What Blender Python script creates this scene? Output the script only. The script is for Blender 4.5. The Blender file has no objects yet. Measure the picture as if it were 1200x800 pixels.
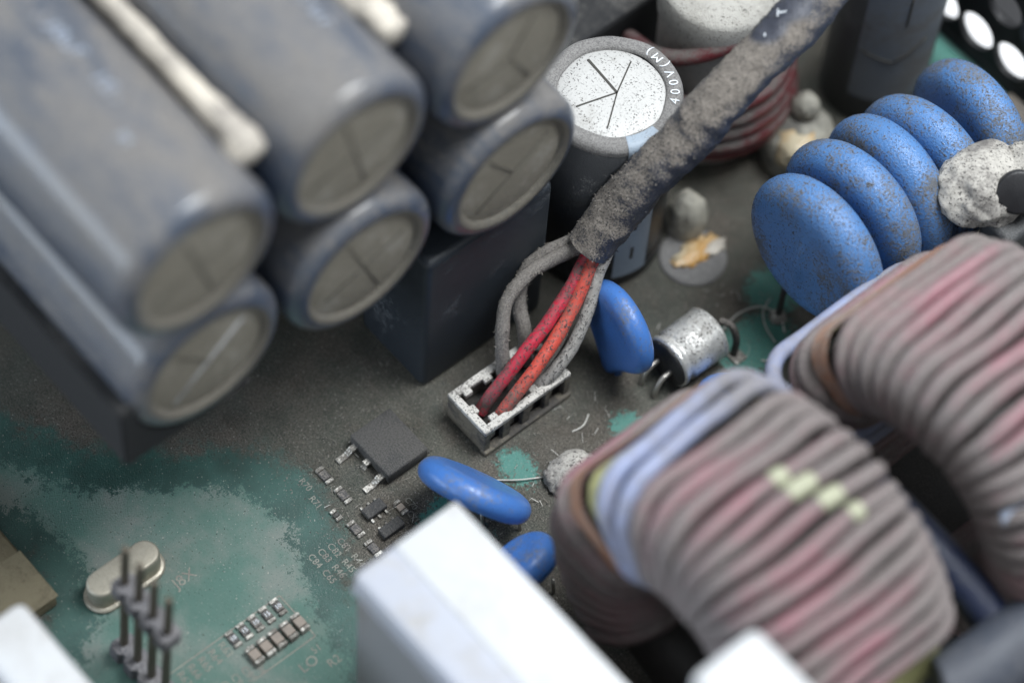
import bpy, bmesh, math, random
import numpy as np
from mathutils import Vector, Matrix, noise as mnoise

random.seed(7)
scene = bpy.context.scene
COL = scene.collection

# ------------------------------------------------------------------ camera, world, light, exposure
# 1 unit = 1 cm.  X runs down-right, Y up-right in the picture, the board is z = 0.
PITCH, ROLL, DIST = math.radians(58), math.radians(5.3), 46.0
h = Vector((-1, 1, 0)).normalized()
fwd = h * math.cos(PITCH) - Vector((0, 0, 1)) * math.sin(PITCH)
r0 = Vector((1, 1, 0)).normalized()
u0 = r0.cross(fwd)
rgt = r0 * math.cos(ROLL) + u0 * math.sin(ROLL)
upv = -r0 * math.sin(ROLL) + u0 * math.cos(ROLL)
cam_data = bpy.data.cameras.new('camera')
cam = bpy.data.objects.new('camera', cam_data)
COL.objects.link(cam)
M = Matrix((rgt, upv, -fwd)).transposed().to_4x4()
M.translation = -fwd * DIST
cam.matrix_world = M
cam_data.sensor_width = 36.0
cam_data.lens = 18.0 / math.tan(math.radians(10.0))
cam_data.clip_start = 1.0
cam_data.clip_end = 500.0
cam_data.dof.use_dof = True
cam_data.dof.focus_distance = 44.15
cam_data.dof.aperture_fstop = cam_data.lens * 1e-3 / 1.45      # 1.45 cm wide opening
scene.camera = cam

world = bpy.data.worlds.new('World')
scene.world = world
world.use_nodes = True
bg = world.node_tree.nodes['Background']
bg.inputs[0].default_value = (0.88, 0.94, 1.0, 1)
bg.inputs[1].default_value = 0.54

def area_light(name, loc, target, size, power, color):
    d = bpy.data.lights.new(name, 'AREA')
    d.shape = 'DISK'
    d.size = size
    d.energy = power
    d.color = color
    o = bpy.data.objects.new(name, d)
    COL.objects.link(o)
    o.location = loc
    o.rotation_euler = (Vector(target) - Vector(loc)).to_track_quat('-Z', 'Y').to_euler()
    return o
area_light('window_light', (6, 14, 46), (0, 0, 0), 26, 35000, (0.95, 0.98, 1.0))

lw = area_light('low_window_light', (-22, -44, 15), (-4, -4, 4), 20, 16000, (0.74, 0.86, 1.0))
lw.data.shape = 'RECTANGLE'
lw.data.size = 56
lw.data.size_y = 11

vs = scene.view_settings
vs.view_transform = 'Standard'
vs.look = 'None'
vs.gamma = 1.0
vs.exposure = 0.0
vs.use_curve_mapping = False
scene.render.engine = 'CYCLES'
scene.cycles.use_denoising = True
scene.cycles.max_bounces = 4
scene.cycles.use_adaptive_sampling = True
scene.cycles.adaptive_threshold = 0.03

# ------------------------------------------------------------------ node helpers
class NT:
    def __init__(self, name):
        self.m = bpy.data.materials.new(name)
        self.m.use_nodes = True
        self.t = self.m.node_tree
        self.t.nodes.clear()
        self.out = self.n('ShaderNodeOutputMaterial')
        self.bsdf = self.n('ShaderNodeBsdfPrincipled')
        self.l(self.bsdf.outputs[0], self.out.inputs[0])
        self.geo = self.n('ShaderNodeNewGeometry')
        self.pos = self.geo.outputs['Position']
    def n(self, kind, **kw):
        nd = self.t.nodes.new(kind)
        for k, v in kw.items():
            setattr(nd, k, v)
        return nd
    def l(self, a, b):
        self.t.links.new(a, b)
    def put(self, sock, v):
        if isinstance(v, bpy.types.NodeSocket):
            self.l(v, sock)
        else:
            if isinstance(v, (tuple, list)) and len(v) == 3 and sock.type == 'RGBA':
                v = (*v, 1)
            sock.default_value = v
    def math(self, op, a, b=0.0, c=None, clamp=False):
        nd = self.n('ShaderNodeMath', operation=op, use_clamp=clamp)
        self.put(nd.inputs[0], a)
        self.put(nd.inputs[1], b)
        if c is not None:
            self.put(nd.inputs[2], c)
        return nd.outputs[0]
    def noise(self, scale, detail=3, rough=0.55, vec=None, out='Fac'):
        nd = self.n('ShaderNodeTexNoise')
        self.l(vec or self.pos, nd.inputs['Vector'])
        nd.inputs['Scale'].default_value = scale
        nd.inputs['Detail'].default_value = detail
        nd.inputs['Roughness'].default_value = rough
        return nd.outputs[out]
    def voro(self, scale, vec=None, out='Distance'):
        nd = self.n('ShaderNodeTexVoronoi')
        self.l(vec or self.pos, nd.inputs['Vector'])
        nd.inputs['Scale'].default_value = scale
        return nd.outputs[out]
    def step(self, v, lo, hi):
        nd = self.n('ShaderNodeMapRange', interpolation_type='SMOOTHSTEP')
        self.put(nd.inputs[0], v)
        nd.inputs[1].default_value = lo
        nd.inputs[2].default_value = hi
        return nd.outputs[0]
    def mix(self, f, a, b):
        nd = self.n('ShaderNodeMix', data_type='RGBA')
        self.put(nd.inputs[0], f)
        self.put(nd.inputs[6], a)
        self.put(nd.inputs[7], b)
        return nd.outputs[2]
    def fmix(self, f, a, b):
        nd = self.n('ShaderNodeMix', data_type='FLOAT')
        self.put(nd.inputs[0], f)
        self.put(nd.inputs[2], a)
        self.put(nd.inputs[3], b)
        return nd.outputs[0]
    def bump(self, height, strength, dist=0.02):
        nd = self.n('ShaderNodeBump')
        nd.inputs['Strength'].default_value = strength
        nd.inputs['Distance'].default_value = dist
        self.l(height, nd.inputs['Height'])
        self.l(nd.outputs[0], self.bsdf.inputs['Normal'])
    def normal_z(self):
        s = self.n('ShaderNodeSeparateXYZ')
        self.l(self.geo.outputs['Normal'], s.inputs[0])
        return s.outputs[2]
    def near(self, p, r0_, r1_):
        """1 at point p, falling to 0 between r0 and r1"""
        d = self.n('ShaderNodeVectorMath', operation='DISTANCE')
        self.l(self.pos, d.inputs[0])
        d.inputs[1].default_value = p
        return self.step(d.outputs['Value'], r1_, r0_)
    def end(self, color, rough, metal=0.0, coat=0.0):
        self.put(self.bsdf.inputs['Coat Roughness'], 0.18)
        self.put(self.bsdf.inputs['Base Color'], color)
        self.put(self.bsdf.inputs['Roughness'], rough)
        self.put(self.bsdf.inputs['Metallic'], metal)
        self.put(self.bsdf.inputs['Coat Weight'], coat)
        return self.m

DUST = (0.165, 0.150, 0.135)
def dusty(name, base, rough=0.4, dust=DUST, cover=0.5, up=0.5, film=0.12, speck=0.3, metal=0.0, fine=34.0,
          clump=1.1, bump=0.5, coat=0.0, base2=None, clean=None, speck_col=(0.03, 0.028, 0.026), soft=0.16, grit=0.22, stretch=None, rub=None):
    """A surface under settled dust: an even film, clumps that gather on what faces up, dark grains on top."""
    t = NT(name)
    nz = t.normal_z()
    vec = None
    if stretch:
        vm = t.n('ShaderNodeVectorMath', operation='MULTIPLY')
        t.l(t.pos, vm.inputs[0]); vm.inputs[1].default_value = stretch
        vec = vm.outputs[0]
    big = t.noise(clump, 3, 0.6, vec)
    mid = t.noise(clump * 7, 3, 0.6, vec)
    grain = t.noise(fine, 2, 0.7)
    v = t.math('ADD', t.math('MULTIPLY', big, 0.75), t.math('MULTIPLY', mid, 0.3))
    v = t.math('ADD', v, t.math('MULTIPLY', t.math('SUBTRACT', grain, 0.5), grit * 2.0))
    v = t.math('ADD', v, t.math('MULTIPLY', nz, up * 0.3))
    for (yc, hw, amt) in (rub or ()):
        sy = t.n('ShaderNodeSeparateXYZ')
        t.l(t.pos, sy.inputs[0])
        dd = t.math('ABSOLUTE', t.math('SUBTRACT', sy.outputs[1], yc))
        v = t.math('SUBTRACT', v, t.math('MULTIPLY', t.step(dd, hw, 0.0), amt))
    thr = 0.53 + up * 0.15 + (0.5 - cover) * 0.65
    mask = t.step(v, thr - soft, thr + soft)
    if clean:
        for (p, a, b) in clean:
            mask = t.math('MULTIPLY', mask, t.math('SUBTRACT', 1.0, t.near(p, a, b)))
    mask_all = t.math('MAXIMUM', mask, film)
    dcol = t.mix(t.step(grain, 0.3, 0.7), tuple(c * 0.62 for c in dust), tuple(min(1, c * 1.35) for c in dust))
    b = base
    if base2:
        b = t.mix(t.step(t.noise(0.9, 4), 0.4, 0.62), base, base2)
    col = t.mix(mask_all, b, dcol)
    spm = t.math('MULTIPLY', t.step(grain, 0.62 - 0.06 * speck, 0.68 - 0.06 * speck), t.math('MULTIPLY', t.step(mid, 0.35, 0.6), speck))
    col = t.mix(spm, col, speck_col)
    rg = t.fmix(mask_all, rough, 0.92)
    t.bump(grain, bump * 0.7, 0.03)
    mt = t.math('MULTIPLY', t.math('SUBTRACT', 1.0, mask_all), metal) if metal else 0.0
    return t.end(col, rg, mt, coat)

def plain(name, col, rough=0.5, metal=0.0, vary=0.12, scale=9.0):
    t = NT(name)
    n = t.noise(scale, 4)
    c = t.mix(n, tuple(x * (1 - vary * 2) for x in col), tuple(min(1, x * (1 + vary * 2)) for x in col))
    t.bump(t.noise(scale * 4, 3), 0.25, 0.02)
    return t.end(c, t.fmix(n, max(0.05, rough - 0.12), min(1, rough + 0.12)), metal)

# ------------------------------------------------------------------ mesh helpers
def link(name, me, mat, parent=None, smooth=True, loc=None):
    o = bpy.data.objects.new(name, me)
    COL.objects.link(o)
    if mat is not None and not me.materials:
        me.materials.append(mat)
    if smooth:
        me.polygons.foreach_set('use_smooth', [True] * len(me.polygons))
    if parent is not None:
        o.parent = parent
    if loc is not None:
        o.location = loc
    return o
def pyd(verts, faces):
    me = bpy.data.meshes.new('mesh')
    me.from_pydata([tuple(v) for v in verts], [], faces)
    me.update()
    return me
def fix_normals(me):
    bm = bmesh.new(); bm.from_mesh(me)
    bmesh.ops.recalc_face_normals(bm, faces=bm.faces)
    bm.to_mesh(me); bm.free()
    return me
def tag(o, label, cat=None, group=None, kind=None):
    o['label'] = label
    if cat: o['category'] = cat
    if group: o['group'] = group
    if kind: o['kind'] = kind
    return o
def thing(name, label, cat, loc=(0, 0, 0), group=None):
    o = bpy.data.objects.new(name, None)
    o.empty_display_size = 0.2
    COL.objects.link(o)
    o.location = loc
    return tag(o, label, cat, group)
def copy_tree(o, parent=None):
    c = o.copy()
    COL.objects.link(c)
    c.parent = parent
    for ch in list(o.children):
        copy_tree(ch, c)
    return c

def box_me(x0, x1, y0, y1, z0, z1, bev=0.03, seg=2):
    bm = bmesh.new()
    bmesh.ops.create_cube(bm, size=1.0)
    for v in bm.verts:
        v.co = Vector(((x0 + x1) / 2 + v.co.x * (x1 - x0), (y0 + y1) / 2 + v.co.y * (y1 - y0), (z0 + z1) / 2 + v.co.z * (z1 - z0)))
    if bev > 0:
        bmesh.ops.bevel(bm, geom=bm.edges[:], offset=bev, segments=seg, profile=0.5, affect='EDGES')
    me = bpy.data.meshes.new('mesh'); bm.to_mesh(me); bm.free()
    return me
def join_me(parts):
    bm = bmesh.new()
    for p in parts:
        bm.from_mesh(p)
        bpy.data.meshes.remove(p)
    me = bpy.data.meshes.new('mesh'); bm.to_mesh(me); bm.free()
    return me
def smooth_path(pts, n=8, closed=False):
    P = [Vector(p) for p in pts]
    out = []
    N = len(P)
    rng = range(N) if closed else range(N - 1)
    for i in rng:
        if closed:
            a, b, c, d = P[(i - 1) % N], P[i], P[(i + 1) % N], P[(i + 2) % N]
        else:
            a, b, c, d = P[max(i - 1, 0)], P[i], P[i + 1], P[min(i + 2, N - 1)]
        for k in range(n):
            t = k / n
            out.append(0.5 * ((2 * b) + (c - a) * t + (2 * a - 5 * b + 4 * c - d) * t * t + (3 * b - a - 3 * c + d) * t ** 3))
    if not closed:
        out.append(P[-1])
    return out
def tube_me(path, rad, seg=12, closed=False, cap=True, rough=0.0, rseed=0.0):
    """rad: number or function(s in 0..1)"""
    n = len(path)
    rf = rad if callable(rad) else (lambda s: rad)
    verts, faces = [], []
    T = []
    for i in range(n):
        if closed:
            d = path[(i + 1) % n] - path[(i - 1) % n]
        else:
            d = path[min(i + 1, n - 1)] - path[max(i - 1, 0)]
        T.append(d.normalized())
    ref = Vector((0, 0, 1)) if abs(T[0].z) < 0.9 else Vector((1, 0, 0))
    N = (ref - T[0] * ref.dot(T[0])).normalized()
    for i in range(n):
        N = (N - T[i] * N.dot(T[i])).normalized()
        B = T[i].cross(N)
        r = rf(i / max(1, n - 1))
        for k in range(seg):
            a = 2 * math.pi * k / seg
            d = N * math.cos(a) + B * math.sin(a)
            rr = r
            if rough:
                q = path[i] + d * r
                rr = r * (1 + rough * mnoise.noise(q * 5.0 + Vector((rseed, 0, 0))))
            verts.append(path[i] + d * rr)
    rings = n if closed else n - 1
    for i in range(rings):
        j = (i + 1) % n
        for k in range(seg):
            k2 = (k + 1) % seg
            faces.append((i * seg + k, i * seg + k2, j * seg + k2, j * seg + k))
    if cap and not closed:
        faces.append(tuple(reversed(range(seg))))
        faces.append(tuple((n - 1) * seg + k for k in range(seg)))
    return fix_normals(pyd(verts, faces))
def lathe_me(prof, seg=48, axis='Z', a0=0.0, a1=2 * math.pi, close_ends=True, wob=None):
    """prof: list of (radius, height)"""
    full = abs(a1 - a0 - 2 * math.pi) < 1e-6
    cols = seg if full else seg + 1
    verts, faces = [], []
    for (r, z) in prof:
        for k in range(cols):
            a = a0 + (a1 - a0) * k / seg
            rr = r + (wob(a, z) if wob else 0)
            verts.append((rr * math.cos(a), rr * math.sin(a), z))
    for i in range(len(prof) - 1):
        for k in range(seg):
            k2 = (k + 1) % cols
            faces.append((i * cols + k, i * cols + k2, (i + 1) * cols + k2, (i + 1) * cols + k))
    if close_ends and full:
        if prof[0][0] > 1e-6: faces.append(tuple(reversed(range(cols))))
        if prof[-1][0] > 1e-6: faces.append(tuple((len(prof) - 1) * cols + k for k in range(cols)))
    if axis == 'X':
        verts = [(z, x, y) for (x, y, z) in verts]
    elif axis == 'Y':
        verts = [(y, z, x) for (x, y, z) in verts]
    me = pyd(verts, faces)
    bm = bmesh.new(); bm.from_mesh(me)
    bmesh.ops.remove_doubles(bm, verts=bm.verts, dist=1e-5)
    bmesh.ops.recalc_face_normals(bm, faces=bm.faces)
    bm.to_mesh(me); bm.free()
    return me
def arc(cx, cz, r, a0, a1, n):
    return [(cx + r * math.cos(math.radians(a0 + (a1 - a0) * i / n)), cz + r * math.sin(math.radians(a0 + (a1 - a0) * i / n))) for i in range(n + 1)]
def blob_me(rx, ry, rz, amp=0.15, freq=2.0, seed=0, sub=4, flat=None):
    bm = bmesh.new()
    bmesh.ops.create_icosphere(bm, subdivisions=sub, radius=1.0)
    for v in bm.verts:
        d = v.co.normalized()
        k = 1 + amp * mnoise.fractal(d * freq + Vector((seed * 3.7, seed, 0)), 1.0, 2.0, 4)
        v.co = Vector((d.x * rx * k, d.y * ry * k, d.z * rz * k))
        if flat is not None and v.co.z < flat:
            v.co.z = flat + (v.co.z - flat) * 0.08
    me = bpy.data.meshes.new('mesh'); bm.to_mesh(me); bm.free()
    return me
_txt = {}
def text_me(s, size, extrude=0.0015, spacing=1.0):
    cu = bpy.data.curves.new('lettering', 'FONT')
    cu.body = s; cu.size = size; cu.extrude = extrude; cu.space_character = spacing
    cu.align_x = 'CENTER'; cu.align_y = 'CENTER'; cu.resolution_u = 3
    o = bpy.data.objects.new('lettering', cu)
    COL.objects.link(o)
    bpy.context.view_layer.update()
    me = bpy.data.meshes.new_from_object(o.evaluated_get(bpy.context.evaluated_depsgraph_get()))
    bpy.data.objects.remove(o); bpy.data.curves.remove(cu)
    return me
def scatter(name, src, n, mat, parent, size=(0.012, 0.03), hair=0.0, keep=None, up=-0.2, seed=1, lift=0.0):
    """small grains (or short hairs) lying on the surface of src (world space), joined to one mesh of stuff"""
    rnd = random.Random(seed)
    me = src.data
    mw = src.matrix_world
    me.calc_loop_triangles()
    co = np.array([tuple(mw @ v.co) for v in me.vertices])
    tri = np.array([t.vertices[:] for t in me.loop_triangles])
    A, B, C = co[tri[:, 0]], co[tri[:, 1]], co[tri[:, 2]]
    nn = np.cross(B - A, C - A)
    ar = np.linalg.norm(nn, axis=1) + 1e-12
    nn = nn / ar[:, None]
    w = ar * np.clip(nn[:, 2] - up, 0, None)
    w = w / w.sum()
    rs = np.random.RandomState(seed)
    idx = rs.choice(len(tri), size=n, p=w)
    verts, faces = [], []
    for i in idx:
        a, b = rs.rand(2)
        if a + b > 1: a, b = 1 - a, 1 - b
        p = Vector(A[i] + (B[i] - A[i]) * a + (C[i] - A[i]) * b)
        if keep and not keep(p): continue
        nrm = Vector(nn[i])
        k = len(verts)
        s = size[0] + (size[1] - size[0]) * rs.rand() ** 2
        rv = Vector(rs.randn(3)).normalized()
        tng = nrm.cross(rv).normalized()
        if hair:
            L = hair * (0.4 + rs.rand())
            d = (nrm * (0.15 + 0.9 * rs.rand()) + tng * 0.9).normalized()
            sd = d.cross(nrm).normalized() * s
            m = p + d * L * 0.6
            q = p + d * L * 0.8 + tng.cross(nrm) * L * (rs.rand() - 0.5) * 1.2
            verts += [p - sd, p + sd, m - sd * 0.8, m + sd * 0.8, q]
            faces += [(k, k + 1, k + 3, k + 2), (k + 2, k + 3, k + 4)]
        else:
            b2 = nrm.cross(tng)
            p = p + nrm * lift
            e = 0.6 + rs.rand() * 1.6
            verts += [p + tng * s * e, p - tng * s * 0.5 + b2 * s * 0.8, p - tng * s * 0.6 - b2 * s * 0.7, p + nrm * s * 0.9]
            faces += [(k, k + 1, k + 3), (k + 1, k + 2, k + 3), (k + 2, k, k + 3)]
    m2 = pyd(verts, faces)
    o = link(name, m2, mat, None, smooth=False)
    if parent is not None:
        o.parent = parent
        o.matrix_parent_inverse = parent.matrix_world.inverted()
    o['kind'] = 'stuff'
    return o

# ------------------------------------------------------------------ materials
m_sleeve = dusty('blue_grey_sleeve', (0.034, 0.052, 0.086), 0.22, dust=(0.150, 0.142, 0.135), cover=0.49, up=0.6, film=0.12, speck=0.1, clump=0.9, bump=0.12, coat=0.55, soft=0.18, stretch=(0.36, 1.1, 1.1))
m_sleeve_end = dusty('dusty_rim', (0.10, 0.098, 0.09), 0.75, dust=(0.128, 0.118, 0.098), cover=0.72, up=0.2, film=0.35, speck=0.1, bump=0.2)
m_cap_end = dusty('dusty_aluminium_end', (0.42, 0.40, 0.35), 0.55, dust=(0.205, 0.188, 0.150), cover=0.72, up=0.0, film=0.45, speck=0.15, bump=0.25, metal=0.3)
m_groove = plain('dark_groove', (0.05, 0.048, 0.042), 0.8)
m_groove_soft = plain('dusty_groove', (0.105, 0.098, 0.08), 0.9)
m_bright_groove = dusty('bare_aluminium_groove', (0.62, 0.62, 0.62), 0.4, cover=0.3, up=0.0, metal=0.5)
m_pale_print = dusty('pale_print', (0.34, 0.41, 0.52), 0.6, cover=0.5, up=0.0, film=0.2, clump=2.0)
m_white_print = plain('white_print', (0.66, 0.70, 0.74), 0.6)
m_silk = dusty('board_print', (0.27, 0.275, 0.235), 0.7, cover=0.52, grit=0.5, up=0.0, film=0.15, clump=2.5)
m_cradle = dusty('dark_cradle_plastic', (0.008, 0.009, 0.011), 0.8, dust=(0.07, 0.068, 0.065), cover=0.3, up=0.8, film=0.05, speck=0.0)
m_glue = dusty('cream_glue', (0.60, 0.55, 0.47), 0.45, dust=(0.25, 0.23, 0.21), cover=0.42, up=0.0, film=0.05, speck=0.25, bump=0.3)
m_box_dark = dusty('dark_blue_box', (0.014, 0.020, 0.028), 0.45, dust=(0.10, 0.11, 0.12), cover=0.25, up=0.0, film=0.10, speck=0.0, bump=0.15)
m_black_sleeve = dusty('black_sleeve', (0.010, 0.012, 0.015), 0.35, dust=(0.16, 0.155, 0.15), cover=0.15, up=0.2, film=0.05, speck=0.0, bump=0.4, fine=40)
m_stripe = dusty('pale_blue_stripe', (0.30, 0.37, 0.45), 0.4, cover=0.3, up=0.3, film=0.15, speck=0.6)
m_disc = dusty('speckled_aluminium', (0.50, 0.50, 0.49), 0.5, dust=(0.34, 0.33, 0.31), cover=0.3, up=0.0, film=0.1, speck=0.95, metal=0.15, fine=30, bump=0.5, speck_col=(0.045, 0.042, 0.04))
m_rim_dust = dusty('dusty_rolled_rim', (0.10, 0.10, 0.105), 0.6, dust=(0.20, 0.195, 0.19), cover=0.75, up=0.2, film=0.3, speck=0.3, bump=0.7, fine=42)
m_hose = dusty('fuzzy_hose', (0.030, 0.036, 0.055), 0.42, dust=(0.185, 0.165, 0.145), cover=0.62, up=1.7, film=0.05, speck=0.3, fine=30, bump=0.7, clump=1.3, soft=0.12, grit=0.3,
               clean=[((0.62, 4.02, 5.55), 0.24, 0.40), ((0.60, 4.45, 5.72), 0.26, 0.44), ((0.55, 4.95, 5.85), 0.26, 0.46), ((0.45, 5.4, 5.92), 0.30, 0.5), ((0.75, 4.7, 5.6), 0.2, 0.4), ((0.62, 5.2, 5.8), 0.25, 0.5)])
m_wire_grey = dusty('dusty_dark_wire', (0.035, 0.034, 0.034), 0.5, dust=(0.19, 0.175, 0.16), cover=0.72, up=0.5, film=0.2, speck=0.4, fine=40, bump=0.9)
m_wire_pale = dusty('dusty_pale_wire', (0.32, 0.31, 0.29), 0.6, dust=(0.33, 0.31, 0.285), cover=0.55, up=0.3, film=0.2, speck=1.0, fine=30, bump=0.9)
m_wire_red = dusty('red_wire', (0.50, 0.02, 0.05), 0.35, dust=(0.10, 0.075, 0.07), cover=0.50, up=0.1, film=0.06, speck=0.5, fine=24, bump=0.5, clump=1.1, grit=0.3, soft=0.16)
m_wire_orange = dusty('orange_red_wire', (0.58, 0.075, 0.052), 0.4, dust=(0.13, 0.095, 0.08), cover=0.49, up=0.1, film=0.08, speck=0.6, fine=24, bump=0.5, clump=1.2, grit=0.3, soft=0.16)
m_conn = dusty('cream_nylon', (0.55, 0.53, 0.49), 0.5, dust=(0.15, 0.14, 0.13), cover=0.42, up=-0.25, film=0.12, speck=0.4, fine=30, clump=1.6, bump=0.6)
m_conn_side = dusty('brown_nylon', (0.20, 0.175, 0.13), 0.55, dust=(0.065, 0.060, 0.055), cover=0.55, up=0.1, film=0.25, speck=0.5, fine=30, clump=2.0)  # side walls and posts, darker and browner than the rim
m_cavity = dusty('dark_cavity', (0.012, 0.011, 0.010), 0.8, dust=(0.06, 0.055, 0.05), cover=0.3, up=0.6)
m_mov = dusty('blue_epoxy', (0.072, 0.200, 0.46), 0.26, dust=(0.110, 0.118, 0.132), cover=0.46, up=0.1, film=0.12, speck=0.8, fine=26, clump=0.95, bump=0.9, soft=0.12, grit=0.38)
m_blue = dusty('clean_blue_epoxy', (0.050, 0.165, 0.48), 0.24, dust=(0.13, 0.14, 0.155), cover=0.32, up=0.2, film=0.08, speck=0.4, fine=22, clump=1.4, bump=0.25)
m_chip_black = dusty('dusty_black_epoxy', (0.018, 0.019, 0.021), 0.6, dust=(0.075, 0.072, 0.068), cover=0.55, up=0.3, film=0.25, speck=0.3, fine=38, bump=0.8)
m_tin = dusty('dull_tin', (0.62, 0.60, 0.55), 0.38, dust=(0.13, 0.12, 0.105), cover=0.58, up=0.0, film=0.15, speck=0.4, metal=0.75, clump=4, grit=0.5)
m_res = dusty('chip_resistor_black', (0.03, 0.031, 0.035), 0.5, cover=0.5, up=0.0, film=0.15, grit=0.5, clump=3)
m_cer = dusty('brown_ceramic', (0.24, 0.20, 0.165), 0.55, cover=0.4, up=0.0)
m_crystal = dusty('nickel_can', (0.42, 0.39, 0.32), 0.40, dust=(0.20, 0.185, 0.15), cover=0.46, up=0.1, film=0.15, speck=0.15, metal=0.85, bump=0.25)
m_pin = dusty('dull_brass_pin', (0.11, 0.095, 0.07), 0.38, dust=(0.07, 0.065, 0.058), cover=0.4, up=0.0, metal=0.7, speck=0.2)
m_pin_plastic = dusty('grey_header_plastic', (0.05, 0.05, 0.06), 0.6, dust=(0.17, 0.165, 0.17), cover=0.55, up=0.4, film=0.2)
m_alu = dusty('dull_aluminium_can', (0.70, 0.70, 0.68), 0.33, dust=(0.32, 0.31, 0.29), cover=0.42, up=0.3, film=0.1, speck=1.0, metal=0.8, fine=24, bump=0.6)
m_rubber = dusty('black_rubber', (0.012, 0.012, 0.013), 0.5, cover=0.25, up=0.6, film=0.03)
m_lead = dusty('wire_lead', (0.5, 0.48, 0.44), 0.3, cover=0.3, up=0.0, metal=0.9)
m_lead_dark = dusty('dark_lead', (0.03, 0.028, 0.026), 0.6, cover=0.4)
m_white_box = dusty('white_plastic', (0.53, 0.54, 0.55), 0.5, dust=(0.40, 0.39, 0.38), cover=0.30, up=0.0, film=0.03, speck=0.15, clump=1.0, bump=0.1, soft=0.2)
m_grey_box = dusty('lavender_grey_plastic', (0.40, 0.42, 0.48), 0.5, dust=(0.35, 0.34, 0.33), cover=0.3, up=0.0, film=0.08, speck=0.0, bump=0.1)
m_grey_wall = dusty('grey_plastic', (0.20, 0.205, 0.215), 0.55, cover=0.3, up=0.0, film=0.1, speck=0.0)
m_olive = dusty('olive_tape', (0.165, 0.14, 0.085), 0.55, dust=(0.075, 0.062, 0.036), cover=0.42, up=0.0, film=0.1, speck=0.25, clump=1.6)
m_pink = plain('pink_plastic', (0.60, 0.22, 0.22), 0.5)
m_turn_pink = dusty('pink_enamel', (0.29, 0.07, 0.11), 0.20, dust=(0.172, 0.150, 0.145), cover=0.92, up=0.0, film=0.42, speck=0.1, clump=1.2, bump=0.2, soft=0.26, stretch=(2.4, 0.42, 2.4), rub=[(-1.75, 1.5, 0.20), (2.75, 1.8, 0.20)])
m_turn_grey = dusty('grey_dusted_enamel', (0.25, 0.11, 0.125), 0.4, dust=(0.165, 0.148, 0.140), cover=0.68, up=0.3, film=0.5, speck=0.1, clump=0.6, bump=0.2, soft=0.28)
m_turn_blue = dusty('lavender_insulation', (0.28, 0.34, 0.56), 0.35, dust=(0.20, 0.19, 0.195), cover=0.60, up=0.2, film=0.2, speck=0.1, clump=0.5, bump=0.1, soft=0.25)
m_yellow = dusty('yellow_green_tape', (0.46, 0.45, 0.20), 0.5, dust=(0.15, 0.14, 0.11), cover=0.36, up=0.0, film=0.12, speck=0.1, clump=0.8)
m_core = dusty('gap_shade_core', (0.035, 0.032, 0.030), 0.5, dust=(0.07, 0.065, 0.06), cover=0.40, up=0.1, film=0.15, speck=0.1, clump=0.8)  # core coloured dark to put shade into the gaps between turns
m_tape = dusty('rusty_tape', (0.34, 0.13, 0.05), 0.5, dust=(0.30, 0.25, 0.22), cover=0.48, up=0.1, film=0.15, speck=0.1, clump=0.8, soft=0.25)
m_dab = plain('pale_yellow_paint', (0.36, 0.365, 0.26), 0.55)
m_red_coil = dusty('red_enamel', (0.13, 0.016, 0.022), 0.25, dust=(0.16, 0.145, 0.135), cover=0.46, up=0.6, film=0.08, speck=0.5, fine=36, bump=0.6, clump=1.6)
m_drum = dusty('pale_dusty_drum', (0.42, 0.41, 0.38), 0.7, dust=(0.36, 0.35, 0.32), cover=0.5, up=0.2, film=0.3, speck=0.9, fine=30, bump=0.8)
m_glue_ochre = dusty('ochre_glue', (0.58, 0.30, 0.06), 0.2, base2=(0.62, 0.54, 0.38), cover=0.25, up=0.0, film=0.05, speck=0.2, clump=2.0)
m_glue_dull = dusty('grey_cream_glue', (0.46, 0.44, 0.37), 0.5, dust=(0.15, 0.145, 0.13), cover=0.5, up=0.0, film=0.15, speck=0.3)
m_dark_can = dusty('dark_grey_sleeve', (0.022, 0.025, 0.028), 0.45, dust=(0.10, 0.10, 0.10), cover=0.35, up=0.5, film=0.2, speck=0.1)
m_dark_panel = dusty('slate_panel', (0.13, 0.15, 0.18), 0.5, dust=(0.12, 0.12, 0.12), cover=0.45, up=0.0, film=0.2, speck=0.1)
m_black = plain('black_plastic', (0.012, 0.012, 0.014), 0.5)
m_backing_white = plain('backing_white', (0.85, 0.85, 0.86), 0.6, vary=0.03)
m_tan = dusty('tan_plastic', (0.30, 0.26, 0.22), 0.6, cover=0.5, up=0.2)
m_lump = dusty('white_speckled_glue', (0.46, 0.44, 0.40), 0.55, dust=(0.17, 0.16, 0.15), cover=0.48, up=0.1, film=0.06, speck=1.0, fine=26, bump=0.6, clump=1.5)
m_tube = dusty('slate_tube', (0.040, 0.048, 0.066), 0.4, dust=(0.075, 0.078, 0.09), cover=0.4, up=0.3, film=0.15, speck=0.0)
m_navy = dusty('navy_insulation', (0.012, 0.020, 0.055), 0.35, dust=(0.06, 0.065, 0.08), cover=0.3, up=0.3, film=0.06)
m_tip = plain('pale_blue_plastic', (0.40, 0.46, 0.58), 0.5)
m_lint = plain('pale_lint', (0.55, 0.54, 0.50), 0.9)
m_fuzz = plain('dust_fuzz', (0.21, 0.192, 0.17), 0.95, vary=0.4, scale=30)
m_fuzz_dark = plain('dark_dust_fuzz', (0.055, 0.055, 0.056), 0.95, vary=0.4, scale=30)

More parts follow.
